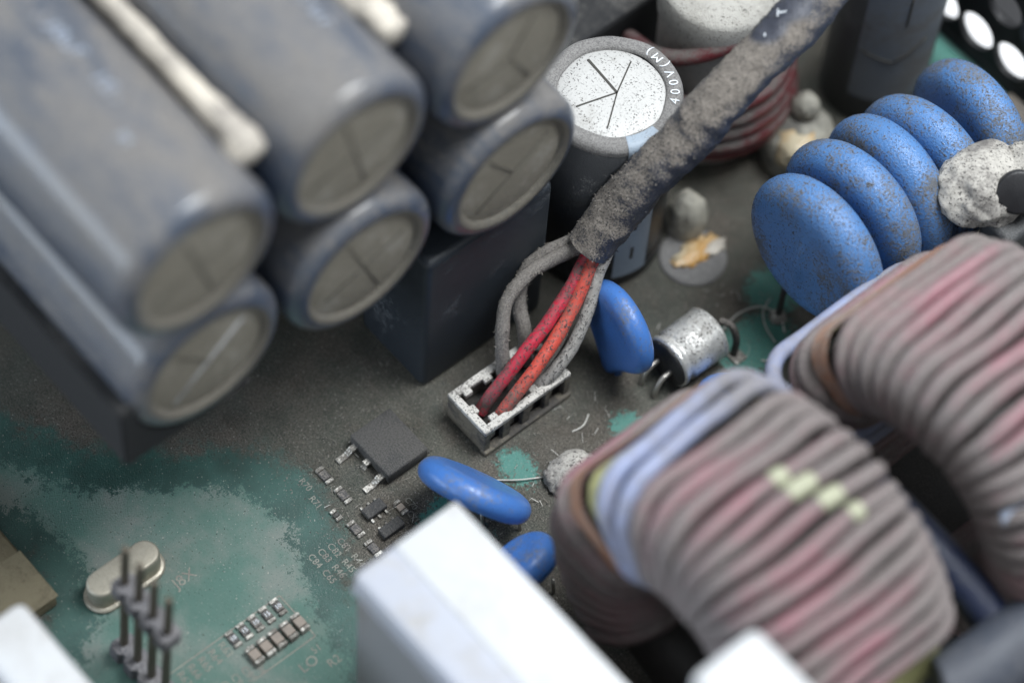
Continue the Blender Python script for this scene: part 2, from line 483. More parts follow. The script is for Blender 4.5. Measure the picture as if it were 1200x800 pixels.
# board: wet-washed film, dark green fringe, brown dust
def board_material():
    t = NT('green_solder_mask')
    at = t.n('ShaderNodeAttribute', attribute_name='wash'); sd = at.outputs['Fac']
    ac = t.n('ShaderNodeAttribute', attribute_name='clean'); cl = ac.outputs['Fac']
    big = t.noise(0.8, 5, 0.6); mid = t.noise(2.6, 4, 0.65); grit = t.noise(9, 3, 0.75); fine = t.noise(36, 3, 0.7)
    w = t.math('ADD', sd, t.math('MULTIPLY', t.math('SUBTRACT', mid, 0.5), 0.8))
    w = t.math('ADD', w, t.math('MULTIPLY', t.math('SUBTRACT', grit, 0.5), 0.9))
    w = t.math('ADD', w, t.math('MULTIPLY', t.math('SUBTRACT', fine, 0.5), 0.45))
    film = t.step(w, -0.04, 0.06)
    film = t.math('MULTIPLY', film, t.fmix(t.step(big, 0.35, 0.65), 0.72, 1.0))
    dust = t.step(t.math('ADD', w, t.math('MULTIPLY', t.math('SUBTRACT', big, 0.5), 1.0)), -0.50, -0.95)
    clm = t.step(t.math('ADD', cl, t.math('MULTIPLY', t.math('SUBTRACT', t.noise(13, 4, 0.75), 0.5), 1.5)), 0.35, 0.6)
    dust = t.math('MULTIPLY', dust, t.math('SUBTRACT', 1.0, t.math('MULTIPLY', clm, 0.85)))
    green = t.mix(t.step(t.noise(1.3, 3), 0.35, 0.65), (0.017, 0.055, 0.046), (0.029, 0.086, 0.072))
    green = t.mix(clm, green, (0.045, 0.20, 0.165))
    filmc = t.mix(t.step(big, 0.38, 0.66), (0.082, 0.165, 0.136), (0.160, 0.188, 0.168))
    filmc = t.mix(t.math('MULTIPLY', t.step(fine, 0.45, 0.34), 0.5), filmc, (0.045, 0.085, 0.072))
    col = t.mix(film, green, filmc)
    dcol = t.mix(t.step(fine, 0.3, 0.7), (0.034, 0.029, 0.024), (0.158, 0.138, 0.114))
    dcol = t.mix(t.step(t.noise(0.55, 3), 0.4, 0.7), dcol, t.mix(t.step(fine, 0.3, 0.7), (0.028, 0.027, 0.023), (0.125, 0.116, 0.098)))
    dcol = t.mix(t.math('MULTIPLY', t.step(t.noise(1.7, 5, 0.7), 0.46, 0.62), 0.6), dcol, t.mix(t.step(fine, 0.3, 0.7), (0.020, 0.017, 0.014), (0.085, 0.074, 0.060)))
    col = t.mix(t.math('MULTIPLY', dust, t.fmix(t.step(t.noise(0.7, 4, 0.65), 0.40, 0.62), 0.82, 0.98)), col, dcol)
    sp = t.step(t.noise(30, 2), 0.66, 0.71)
    col = t.mix(t.math('MULTIPLY', sp, 0.8), col, (0.36, 0.34, 0.31))
    sp2 = t.step(t.noise(24, 2), 0.655, 0.70)
    col = t.mix(t.math('MULTIPLY', sp2, 0.8), col, (0.012, 0.016, 0.015))
    t.bump(fine, 0.5, 0.03)
    return t.end(col, t.fmix(t.math('MAXIMUM', dust, t.math('MULTIPLY', film, 0.7)), 0.38, 0.93))
m_board = board_material()

# ------------------------------------------------------------------ the board
WASH = [(-3.6, -9.4), (-3.3, -7.6), (-2.1, -6.9), (-1.2, -5.7), (-0.5, -4.95), (0.3, -4.75), (1.1, -5.1), (1.6, -5.3), (2.5, -5.5), (3.6, -5.9), (4.2, -8.0),
        (2.0, -11), (0.3, -8.6), (-0.3, -7.75), (-1.3, -7.55), (-2.4, -7.7)]
CLEAN = [(1.80, -1.42, 0.42, 0.30), (2.35, -2.95, 0.6, 0.5), (2.45, 3.0, 0.55, 0.8), (1.9, 3.9, 0.5, 0.5), (0.3, 9.4, 1.6, 1.6), (9.5, 1.6, 1.2, 1.2), (2.3, 0.4, 0.3, 0.3), (1.65, -2.75, 0.3, 0.2), (1.7, -3.0, 0.25, 0.3)]
def board_mesh():
    n = 260; lo, hi = -17.0, 17.0
    g = np.linspace(lo, hi, n)
    X, Y = np.meshgrid(g, g, indexing='ij')
    pts = np.stack([X.ravel(), Y.ravel()], 1)
    poly = np.array(WASH); m = len(poly)
    dist = np.full(len(pts), 1e9); inside = np.zeros(len(pts), bool)
    for i in range(m):
        a, b = poly[i], poly[(i + 1) % m]
        ab = b - a
        t = np.clip(((pts - a) @ ab) / (ab @ ab), 0, 1)
        d = np.linalg.norm(pts - (a + t[:, None] * ab), axis=1)
        dist = np.minimum(dist, d)
        c = (a[1] > pts[:, 1]) != (b[1] > pts[:, 1])
        xi = (b[0] - a[0]) * (pts[:, 1] - a[1]) / (b[1] - a[1] + 1e-12) + a[0]
        inside ^= c & (pts[:, 0] < xi)
    sd = np.where(inside, dist, -dist)
    cl = np.zeros(len(pts))
    for (x, y, a, b) in CLEAN:
        cl = np.maximum(cl, np.exp(-((pts[:, 0] - x) / a) ** 2 - ((pts[:, 1] - y) / b) ** 2))
    verts = [(x, y, 0.0) for x, y in pts]
    faces = [(i * n + j, (i + 1) * n + j, (i + 1) * n + j + 1, i * n + j + 1) for i in range(n - 1) for j in range(n - 1)]
    k = len(verts)
    verts += [(lo, lo, -0.16), (hi, lo, -0.16), (hi, hi, -0.16), (lo, hi, -0.16)]
    c00, c10, c11, c01 = 0, (n - 1) * n, n * n - 1, n - 1
    faces += [(k, k + 3, k + 2, k + 1)]
    me = pyd(verts, faces)
    for nm, arr in (('wash', sd), ('clean', cl)):
        a = me.attributes.new(nm, 'FLOAT', 'POINT')
        a.data.foreach_set('value', np.concatenate([arr, np.zeros(4)]).astype(np.float32))
    return me
board = link('circuit_board', board_mesh(), m_board)
tag(board, 'dusty green circuit board under all the components', kind='structure')

def board_text(s, x, y, size, rot=0.0, spacing=1.0, mat=None):
    o = link('printed_marking', text_me(s, size, 0.001, spacing), mat or m_silk, board, smooth=False, loc=(x, y, 0.006))
    o.rotation_euler = (0, 0, rot)
    return o
def board_line(x0, y0, x1, y1, w=0.02):
    d = Vector((x1 - x0, y1 - y0, 0)); L = d.length
    o = link('printed_line', box_me(-L / 2, L / 2, -w / 2, w / 2, 0.003, 0.006, 0), m_silk, board, smooth=False, loc=((x0 + x1) / 2, (y0 + y1) / 2, 0))
    o.rotation_euler = (0, 0, math.atan2(d.y, d.x))
H90 = math.radians(90)
board_text('J8X', 0.10, -6.55, 0.26, H90)
for i, s in enumerate(('R67', 'R66', 'R65', 'R64', 'R63')):
    board_text(s, 1.42, -7.55 + i * 0.19, 0.17, 0.0)
for i, s in enumerate(('C97', 'C96', 'C95', 'C94')):
    board_text(s, 1.95, -7.15 + i * 0.19, 0.17, 0.0)
board_text('LO', 2.38, -5.98, 0.24, H90)
board_text('R2', 2.58, -5.66, 0.20, H90)
board_text('51', 2.26, -5.74, 0.16, H90)
for i, row in enumerate((('C84', 'C65'), ('C83', 'R46'), ('C82', 'R45'), ('C81', 'R44'))):
    for j, s in enumerate(row):
        board_text(s, 1.10 + j * 0.34 + 0.02 * i, -4.85 + i * 0.17, 0.155, 0.0)
board_text('R70', -0.02, -4.15, 0.15, 0.0); board_text('R71', 0.32, -4.22, 0.15, 0.0)
board_text('C70', 1.25, -3.10, 0.14, 0.0); board_text('C71', 1.45, -3.22, 0.14, 0.0); board_text('C72', 1.55, -3.5, 0.14, 0.0)
board_line(1.22, -7.75, 1.22, -5.62); board_line(1.22, -5.62, 2.08, -5.62); board_line(2.08, -5.62, 2.08, -6.75)

# ------------------------------------------------------------------ lying electrolytic capacitors
CAP_R = 1.30
def lying_capacitor(x1, y, z, label, length=8.5, rot=0.0, lines='cross', letters=None, la=100, rad=CAP_R, bright=False):
    t = thing('capacitor', label, 'capacitor', (x1, y, z), 'capacitors lying in the stacked bank')
    r = rad
    prof = [(r * 0.98, -length), (r, -length + 0.05), (r, -2.0), (r, -0.26)] + [(r - 0.26 + q[0], -0.26 + q[1]) for q in arc(0, 0, 0.26, 0, 86, 8)]
    body = link('sleeve', lathe_me(prof, 64, 'X', close_ends=False), m_sleeve, t)
    ring = [(r - 0.235, -0.006), (r - 0.27, -0.004), (r - 0.31, -0.02), (r - 0.35, -0.05), (r - 0.37, -0.10)]
    link('rolled_rim', lathe_me(ring, 64, 'X', close_ends=False), m_sleeve_end, t)
    rd = r - 0.36
    disc = link('end_disc', lathe_me([(0.0, -0.055), (rd * 0.5, -0.058), (rd * 0.86, -0.066), (rd, -0.09)], 64, 'X', close_ends=False), m_cap_end, t)
    def groove(a, l0, l1, mt=m_groove_soft, w=0.035):
        a = math.radians(a + rot)
        o = link('vent_groove', box_me(-0.008, 0.008, l0, l1, -w / 2, w / 2, 0.004, 1), mt, disc, loc=(-0.052, 0, 0))
        o.rotation_euler = (a, 0, 0)
    if lines == 'cross':
        groove(0, -rd * .8, rd * .8); groove(90, -rd * .8, rd * .8)
    elif lines == 'tee':
        groove(0, -rd * .85, rd * .85, m_bright_groove if bright else m_groove_soft, 0.075 if bright else 0.035); groove(90, 0, rd * .8)
    else:
        groove(0, 0, rd * .85); groove(125, 0, rd * .85); groove(240, 0, rd * .85)
    if letters:
        for (s, off, size, aa) in letters:
            me = text_me(s, size, 0.004, 1.15)
            for v in me.vertices:
                ang = math.radians(aa) - v.co.y / r
                rr = r + 0.006 + v.co.z
                v.co = Vector((v.co.x + off, rr * math.cos(ang), rr * math.sin(ang)))
            link('printed_marking', me, m_pale_print, body, smooth=False)
    return t
lying_capacitor(-0.23, -5.57, 4.75, 'lowest left capacitor of the stack, held in the black cradle, bright line across its end', rot=40, lines='tee', bright=True)
lying_capacitor(-0.11, -2.91, 4.75, 'capacitor in the bottom middle of the stack, its end half in shadow', rot=20, lines='cross')
lying_capacitor(-0.03, -0.23, 4.75, 'bottom right capacitor of the stack, nearest the upright silver-topped capacitor', rot=35, lines='tee')
lying_capacitor(-0.11, -5.67, 7.35, 'top left capacitor of the stack with pale lettering and blue sheen', rot=15, lines='cross',
                letters=[('450V', -4.7, 0.34, 76), ('330uF', -3.4, 0.34, 76), ('105', -2.3, 0.34, 77), ('M', -1.5, 0.24, 92)])
lying_capacitor(-0.25, -2.96, 7.35, 'top middle capacitor of the stack with pale lettering, between two white glue beads', rot=12, lines='cross',
                letters=[('450V', -3.3, 0.42, 66), ('330uF', -1.75, 0.42, 66)])
lying_capacitor(-0.18, -0.31, 7.35, 'top right capacitor of the stack, end cut by the picture top', rot=60, lines='wye')

# cradle under the lowest left one
def cradle():
    cy, cz, r = -5.57, 4.75, 1.22
    zb = 3.41
    sec = [(-7.05, zb), (-7.05, 4.81), (-6.89, 4.81)] + [(cy + r * math.cos(math.radians(a)), cz + r * math.sin(math.radians(a))) for a in range(178, 282, 8)] + [(-4.8, zb)]
    verts, faces = [], []
    n = len(sec)
    for x in (-10.0, -0.29):
        verts += [(x, y, z) for y, z in sec]
    for i in range(n):
        j = (i + 1) % n
        faces.append((i, j, n + j, n + i))
    faces.append(tuple(range(n))); faces.append(tuple(reversed(range(n, 2 * n))))
    me = fix_normals(pyd(verts, faces))
    bm = bmesh.new(); bm.from_mesh(me)
    es = [e for e in bm.edges if len(e.link_faces) == 2 and e.calc_face_angle() > 0.9]
    bmesh.ops.bevel(bm, geom=es, offset=0.035, segments=2, affect='EDGES')
    bm.to_mesh(me); bm.free()
    return me
tag(link('capacitor_cradle', cradle(), m_cradle, smooth=False), 'black plastic cradle with an upright wall under the lowest left capacitor', 'cradle')

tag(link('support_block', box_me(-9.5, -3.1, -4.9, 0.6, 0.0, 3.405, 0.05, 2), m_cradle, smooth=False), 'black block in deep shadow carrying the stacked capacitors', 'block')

# white glue beads between the upper capacitors
def glue_bead(pts, rad, label, seed):
    p = smooth_path(pts, 8)
    o = link('glue_bead', tube_me(p, rad, 16, rough=0.35, rseed=seed), m_glue)
    return tag(o, label, 'glue', 'glue beads along the stacked capacitors')
glue_bead([(-6.77, -4.29, 8.07), (-4.57, -4.31, 8.11), (-2.97, -4.32, 8.09), (-1.77, -4.33, 8.07), (-1.17, -4.34, 8.05), (-0.72, -4.35, 7.95)],
          lambda s: 0.12 if s < 0.02 else (0.16 + 0.12 * math.sin(min(1, s) * math.pi * 0.5) ** 6 if s < 0.93 else max(0.03, 0.28 * math.sqrt(max(0, 1 - ((s - 0.93) / 0.07) ** 2)))),
          'long white glue bead between the top left and top middle capacitors', 1)
glue_bead([(-5.77, -1.61, 8.10), (-3.77, -1.62, 8.11), (-2.47, -1.63, 8.09), (-1.57, -1.64, 8.05), (-1.07, -1.65, 8.00)],
          lambda s: 0.26 if s < 0.9 else max(0.03, 0.26 * math.sqrt(max(0, 1 - ((s - 0.9) / 0.1) ** 2))),
          'white glue bead between the top middle and top right capacitors at the picture top', 2)

# ------------------------------------------------------------------ dark boxes in front of the stack
t = thing('film_capacitor', 'tall dark blue box standing behind the connector socket', 'capacitor', (-0.9, 0, 0))
link('case', box_me(-0.85, 0.69, -1.66, 0.80, 0.0, 3.43, 0.12, 4), m_box_dark, t)
for yy in (-1.2, 0.4):
    link('lead', tube_me([Vector((0, yy, 0.02)), Vector((0, yy, -0.2))], 0.04, 8), m_lead, t)

# ------------------------------------------------------------------ upright silver-topped capacitor
def upright_capacitor():
    cx, cy, R_, Hh = -0.76, 2.40, 1.10, 3.8
    t = thing('capacitor', 'upright black capacitor with speckled silver top and scored vent lines', 'capacitor', (cx, cy, 0))
    wob = lambda a, z: 0.0
    prof = [(R_ * 0.97, 0.0), (R_, 0.04), (R_, 0.4), (R_ - 0.05, 0.48), (R_, 0.56), (R_, Hh - 0.16)]
    link('sleeve', lathe_me(prof, 72), m_black_sleeve, t)
    def ripple(a, z):
        d = math.degrees(a) % 360
        k = math.exp(-((d - 95) / 22) ** 2) + 0.6 * math.exp(-((d - 140) / 12) ** 2)
        return 0.05 * k + 0.012 * math.sin(7 * a) * (1 if z > Hh - 0.12 else 0.3)
    rim = [(R_ + 0.002, Hh - 0.17)] + [(R_ - 0.13 + 0.13 * math.cos(math.radians(a)), Hh - 0.13 + 0.13 * math.sin(math.radians(a))) for a in range(0, 91, 15)] + [(0.86, Hh - 0.005), (0.83, Hh - 0.03), (0.82, Hh - 0.07)]
    link('rolled_rim', lathe_me(rim, 96, wob=ripple, close_ends=False), m_rim_dust, t)
    d = link('vent_disc', lathe_me([(0, Hh - 0.035), (0.5, Hh - 0.037), (0.78, Hh - 0.045), (0.84, Hh - 0.075)], 64, close_ends=False), m_disc, t)
    def score(x0, y0, x1, y1, w=0.028):
        v = Vector((x1 - x0, y1 - y0)); L = v.length
        o = link('score_line', box_me(-L / 2, L / 2, -w / 2, w / 2, -0.006, 0.006, 0), m_groove, d, smooth=False, loc=((x0 + x1) / 2, (y0 + y1) / 2, Hh - 0.034))
        o.rotation_euler = (0, 0, math.atan2(v.y, v.x))
    score(-0.70, 0.13, 0.05, 0.06, 0.04)
    score(-0.26, 0.62, 0.05, 0.06, 0.022); score(0.05, 0.06, 0.46, -0.50, 0.022)
    score(-0.14, -0.60, 0.05, 0.06, 0.026)
    # pale polarity stripe, running down the side and over the rim
    a0, a1 = math.radians(-28), math.radians(3)
    sp = [(R_ + 0.006, 0.3), (R_ + 0.006, Hh - 0.17)] + [(R_ - 0.13 + 0.137 * math.cos(math.radians(a)), Hh - 0.13 + 0.137 * math.sin(math.radians(a))) for a in range(0, 91, 15)] + [(0.85, Hh + 0.003)]
    st = link('polarity_stripe', lathe_me(sp, 10, a0=a0, a1=a1, wob=lambda a, z: 0.012), m_stripe, t)
    for zz in (0.9, 1.7, 2.5):
        o = link('minus_mark', box_me(R_ + 0.012, R_ + 0.022, -0.03, 0.03, zz - 0.16, zz + 0.16, 0), m_groove, st, smooth=False)
        o.rotation_euler = (0, 0, math.radians(-13))
    # letters round the rim
    for i, ch in enumerate('400V(M)'):
        a = math.radians(40 + i * 10.5)
        o = link('printed_marking', text_me(ch, 0.21, 0.002), m_white_print, t, smooth=False)
        o.location = (0.965 * math.cos(a), 0.965 * math.sin(a), Hh + 0.012)
        o.rotation_euler = (0, 0, a + math.radians(90))
    return t
upright_capacitor()

# ------------------------------------------------------------------ cable: sleeve and wires into the connector
HOSE = [(0.42, 1.04, 2.2), (0.47, 1.55, 2.85), (0.60, 1.98, 3.5), (0.74, 2.55, 4.1), (0.77, 3.04, 4.6), (0.78, 3.75, 5.0), (0.77, 4.47, 5.3), (0.62, 5.3, 5.5), (0.40, 6.3, 5.6), (0.1, 7.6, 5.6)]
cable = thing('cable', 'thick fuzzy grey cable sleeve with coloured wires running into the cream socket', 'cable', (0.42, 1.04, 0))
def rel(o, parent):
    o.parent = parent
    o.matrix_parent_inverse = parent.matrix_world.inverted()
    return o
bpy.context.view_layer.update()
hp = smooth_path(HOSE, 14)
hose = rel(link('sleeve', tube_me(hp, lambda s: 0.345 + 0.04 * min(1, s * 6) + 0.015 * math.sin(s * 21), 32, cap=False, rough=0.10), m_hose), cable)
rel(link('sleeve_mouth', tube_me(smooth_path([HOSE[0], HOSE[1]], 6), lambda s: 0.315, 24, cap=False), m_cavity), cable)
def wire(name, pts, r, mat, rough=0.08):
    return rel(link(name, tube_me(smooth_path(pts, 10), r, 14, rough=rough, rseed=len(pts) + r * 50), mat), cable)
WZ = 0.30
w_red = wire('wire', [(0.50, 1.75, 3.05), (0.46, 1.12, 2.25), (0.60, 0.55, 1.75), (0.72, 0.02, 1.45), (0.80, -0.55, 1.15), (0.82, -1.05, 0.75), (0.80, -1.35, WZ)], 0.108, m_wire_red)
w_or = wire('wire', [(0.60, 1.70, 3.05), (0.60, 1.05, 2.2), (0.80, 0.50, 1.65), (0.95, 0.02, 1.35), (1.08, -0.55, 1.05), (1.12, -1.02, 0.72), (1.10, -1.32, WZ)], 0.108, m_wire_orange)
w_pale = wire('wire', [(0.62, 1.65, 2.95), (0.72, 1.05, 2.05), (0.96, 0.62, 1.5), (1.12, 0.22, 1.1), (1.16, -0.15, 0.8), (1.12, -0.42, 0.55), (1.08, -0.55, WZ)], 0.105, m_wire_pale)
w_dark = wire('wire', [(0.45, 1.75, 3.1), (0.38, 1.10, 2.35), (0.16, 0.62, 2.0), (0.05, 0.18, 1.85), (0.12, -0.30, 1.65), (0.36, -0.60, 1.3), (0.56, -0.72, 0.85), (0.62, -0.75, WZ)], 0.112, m_wire_grey, 0.15)
w_dark2 = wire('wire', [(0.42, 1.78, 3.05), (0.28, 1.20, 2.35), (0.02, 0.75, 2.0), (-0.10, 0.35, 1.75), (0.05, 0.0, 1.4), (0.40, -0.15, 0.95), (0.62, -0.2, WZ)], 0.115, m_wire_grey, 0.15)
w_dark3 = wire('wire', [(0.56, 1.7, 2.95), (0.55, 1.02, 2.1), (0.72, 0.45, 1.5), (0.90, 0.1, 1.1), (0.95, -0.3, 0.7), (0.92, -0.5, WZ)], 0.11, m_wire_grey, 0.15)
# white letters on the wiped part of the sleeve
def hose_letter(s, pos, size, nrm, along):
    n = Vector(nrm).normalized(); x = Vector(along); x = (x - n * x.dot(n)).normalized(); y = n.cross(x)
    o = link('printed_marking', text_me(s, size, 0.003), m_white_print, None, smooth=False)
    m = Matrix((x, y, n)).transposed().to_4x4(); m.translation = Vector(pos)
    o.parent = hose
    o.matrix_world = m
bpy.context.view_layer.update()
HN = (-0.22, -0.50, 0.82)
hose_letter('T', (0.70, 4.24, 5.73), 0.22, HN, upv - rgt * 0.1)
hose_letter('L', (0.64, 4.62, 5.86), 0.22, HN, upv - rgt * 0.1)
hose_letter('-', (0.74, 3.86, 5.53), 0.22, HN, upv - rgt * 0.1)

# ------------------------------------------------------------------ connector socket
def connector():
    x0, x1, y0, y1, zt = 0.38, 1.30, -1.68, 0.06, 0.64
    t = thing('connector_socket', 'dusty cream wire socket with side slots, coloured wires plugged in', 'connector', ((x0 + x1) / 2, (y0 + y1) / 2, 0))
    ox, oy = (x0 + x1) / 2, (y0 + y1) / 2
    X0, X1, Y0, Y1 = x0 - ox, x1 - ox, y0 - oy, y1 - oy
    w = 0.13
    rimparts = [box_me(X0, X1, Y0, Y0 + w, zt - 0.10, zt, 0.012, 1), box_me(X0, X1, Y1 - w, Y1, zt - 0.10, zt, 0.012, 1),
                box_me(X0, X0 + w, Y0 + w, Y1 - w, zt - 0.10, zt, 0.012, 1), box_me(X1 - w, X1, Y0 + w, Y1 - w, zt - 0.10, zt, 0.012, 1)]
    for k in range(4):   # teeth round the opening
        yy = Y0 + 0.30 + k * 0.40
        rimparts.append(box_me(X1 - w - 0.10, X1 - w + 0.01, yy - 0.07, yy + 0.07, zt - 0.10, zt - 0.002, 0.01, 1))
        rimparts.append(box_me(X0 + w - 0.01, X0 + w + 0.08, yy - 0.10, yy + 0.05, zt - 0.10, zt - 0.002, 0.01, 1))
    rimparts.append(box_me(-0.08, 0.08, Y0 + w - 0.01, Y0 + w + 0.07, zt - 0.10, zt - 0.002, 0.01, 1))
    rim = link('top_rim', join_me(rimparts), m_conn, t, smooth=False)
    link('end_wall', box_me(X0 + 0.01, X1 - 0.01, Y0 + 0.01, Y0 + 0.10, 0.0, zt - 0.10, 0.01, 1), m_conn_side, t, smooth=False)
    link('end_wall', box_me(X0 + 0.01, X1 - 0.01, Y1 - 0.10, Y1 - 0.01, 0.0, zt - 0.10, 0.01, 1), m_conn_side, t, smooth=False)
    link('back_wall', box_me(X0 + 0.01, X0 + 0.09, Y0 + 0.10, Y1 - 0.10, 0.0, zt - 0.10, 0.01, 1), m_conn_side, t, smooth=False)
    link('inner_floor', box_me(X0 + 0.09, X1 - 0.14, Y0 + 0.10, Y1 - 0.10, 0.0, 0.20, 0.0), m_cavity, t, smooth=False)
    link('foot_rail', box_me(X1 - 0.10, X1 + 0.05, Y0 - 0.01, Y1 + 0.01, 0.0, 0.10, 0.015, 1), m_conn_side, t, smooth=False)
    n = 5
    for k in range(n):
        yy = Y0 + 0.06 + (Y1 - Y0 - 0.12) * k / (n - 1)
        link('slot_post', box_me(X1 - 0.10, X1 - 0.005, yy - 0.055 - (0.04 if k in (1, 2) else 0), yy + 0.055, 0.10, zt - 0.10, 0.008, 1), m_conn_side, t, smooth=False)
    for k in range(4):
        yy = Y0 + 0.27 + k * 0.385
        link('contact', box_me(X1 - 0.15, X1 - 0.12, yy - 0.05, yy + 0.05, 0.10, 0.34, 0.005, 1), m_tin, t, smooth=False)
    return t, rim
conn, conn_rim = connector()

# ------------------------------------------------------------------ power transistor
t = thing('power_transistor', 'square dusty black power transistor with two tinned leads', 'transistor', (0.32, -2.78, 0))
link('package', box_me(-0.47, 0.47, -0.39, 0.40, 0.04, 0.29, 0.03, 2), m_chip_black, t)
link('heat_tab', box_me(-0.42, 0.42, 0.36, 0.48, 0.0, 0.045, 0.01, 1), m_chip_black, t, smooth=False)
def gull(x, y0, L, w=0.10, zt=0.13):
    p = [(y0, zt), (y0 - 0.10, zt), (y0 - L * 0.55, 0.035), (y0 - L, 0.03)]
    verts, faces = [], []
    for (y, z) in p:
        verts += [(x - w / 2, y, z - 0.02), (x + w / 2, y, z - 0.02), (x + w / 2, y, z + 0.02), (x - w / 2, y, z + 0.02)]
    for i in range(len(p) - 1):
        for k in range(4):
            faces.append((i * 4 + k, i * 4 + (k + 1) % 4, i * 4 + 4 + (k + 1) % 4, i * 4 + 4 + k))
    faces += [(0, 1, 2, 3), (12, 15, 14, 13)]
    return fix_normals(pyd(verts, faces))
link('lead', gull(-0.33, -0.385, 0.36), m_tin, t, smooth=False)
link('lead', gull(0.33, -0.385, 0.36), m_tin, t, smooth=False)
link('lead', gull(0.0, -0.385, 0.14, 0.10, 0.13), m_tin, t, smooth=False)

# ------------------------------------------------------------------ small surface-mounted chips
def chip(name, x, y, label, cat, group, L=0.235, W=0.125, Hh=0.055, body=m_res, rot=0.0, mark=None):
    t = thing(name, label, cat, (x, y, 0), group)
    t.rotation_euler = (0, 0, rot)
    link('body', box_me(-L / 2 + 0.045, L / 2 - 0.045, -W / 2, W / 2, 0.006, Hh, 0.006, 1), body, t, smooth=False)
    for s in (-1, 1):
        link('terminal', box_me(s * L / 2 - 0.03 - 0.001, s * L / 2 + 0.03, -W / 2 - 0.003, W / 2 + 0.003, 0.004, Hh + 0.004, 0.008, 1), m_tin, t, smooth=False)
    if mark:
        o = link('printed_marking', text_me(mark, 0.10, 0.0008), m_white_print, t, smooth=False)
        o.location = (0, 0, Hh + 0.002); o.rotation_euler = (0, 0, H90)
    return t
ords = ['first', 'second', 'third', 'fourth', 'fifth']
for k in range(5):
    f = k / 4
    lab = '%s from the pin header in the row of five tiny black chip resistors' % ords[k] if k else 'tiny black chip resistor nearest the pin header in its row of five'
    chip('chip_resistor', 1.37, -6.60 + 0.84 * f, lab, 'resistor', 'row of five chip resistors', mark='15' if k % 2 else '10')
for k in range(5):
    f = k / 4
    lab = '%s from the pin header in the row of five brown chip capacitors' % ords[k] if k else 'brown chip capacitor nearest the pin header in its row of five'
    chip('chip_capacitor', 1.80, -6.53 + 0.84 * f, lab, 'capacitor', 'row of five chip capacitors', L=0.25, W=0.15, Hh=0.13, body=m_cer)
for (x, y, lab) in ((0.05, -3.83, 'dusty chip resistor just below the left lead of the black transistor'),
                    (0.50, -3.82, 'dusty chip resistor just below the right lead of the black transistor'),
                    (1.08, -4.04, 'dusty chip resistor left of the tiny black driver chip'),
                    (1.50, -4.04, 'dusty chip resistor beside the corner of the large white box')):
    chip('chip_resistor', x, y, lab, 'resistor', 'chip resistors below the transistor', L=0.25, W=0.13)
t = thing('driver_chip', 'tiny dusty black driver chip between the transistor and the white box', 'chip', (1.0, -3.62, 0))
link('package', box_me(-0.10, 0.10, -0.18, 0.18, 0.03, 0.12, 0.012, 1), m_chip_black, t, smooth=False)
for k in range(3):
    for s in (-1, 1):
        link('lead', box_me(s * 0.13 - 0.035, s * 0.13 + 0.035, -0.13 + 0.13 * k - 0.02, -0.13 + 0.13 * k + 0.02, 0.005, 0.045, 0.004, 1), m_tin, t, smooth=False)
t = thing('driver_chip', 'small dark chip half hidden behind the corner of the large white box', 'chip', (1.42, -3.62, 0))
link('package', box_me(-0.09, 0.09, -0.20, 0.20, 0.03, 0.13, 0.012, 1), m_chip_black, t, smooth=False)
for k in range(3):
    link('lead', box_me(-0.15, -0.08, -0.13 + 0.13 * k - 0.02, -0.13 + 0.13 * k + 0.02, 0.005, 0.045, 0.004, 1), m_tin, t, smooth=False)
chip('chip_capacitor', 1.22, -3.28, 'pale dusty chip capacitor right of the tiny black driver chip', 'capacitor', None, L=0.2, W=0.11, Hh=0.07, body=m_cer)
chip('chip_capacitor', 0.70, -4.12, 'dust-covered chip capacitor left among the resistors below the transistor', 'capacitor', None, L=0.15, W=0.10, Hh=0.05, body=m_chip_black)

# ------------------------------------------------------------------ crystal
def stadium(L, W, n=12):
    r = W / 2; pts = []
    for i in range(n + 1):
        a = math.pi * i / n
        pts.append((r * math.cos(a), L / 2 - r + r * math.sin(a)))
    for i in range(n + 1):
        a = math.pi + math.pi * i / n
        pts.append((r * math.cos(a), -L / 2 + r + r * math.sin(a)))
    return pts
def stack_rings(rings):
    verts, faces = [], []
    n = len(rings[0][0])
    for pts, z in rings:
        verts += [(x, y, z) for x, y in pts]
    for i in range(len(rings) - 1):
        for k in range(n):
            k2 = (k + 1) % n
            faces.append((i * n + k, i * n + k2, (i + 1) * n + k2, (i + 1) * n + k))
    faces.append(tuple(reversed(range(n)))); faces.append(tuple((len(rings) - 1) * n + k for k in range(n)))
    return fix_normals(pyd(verts, faces))
t = thing('crystal_oscillator', 'oval nickel crystal can lying beside the pin header', 'crystal', (-0.42, -7.27, 0))
link('can', stack_rings([(stadium(1.24, 0.46), 0.06), (stadium(1.24, 0.46), 0.40), (stadium(1.225, 0.445), 0.43), (stadium(1.19, 0.41), 0.45), (stadium(1.16, 0.38), 0.455), (stadium(1.15, 0.37), 0.4555)]), m_crystal, t)
link('base_flange', stack_rings([(stadium(1.36, 0.58), 0.0), (stadium(1.38, 0.60), 0.025), (stadium(1.37, 0.59), 0.055), (stadium(1.28, 0.50), 0.07)]), m_crystal, t)

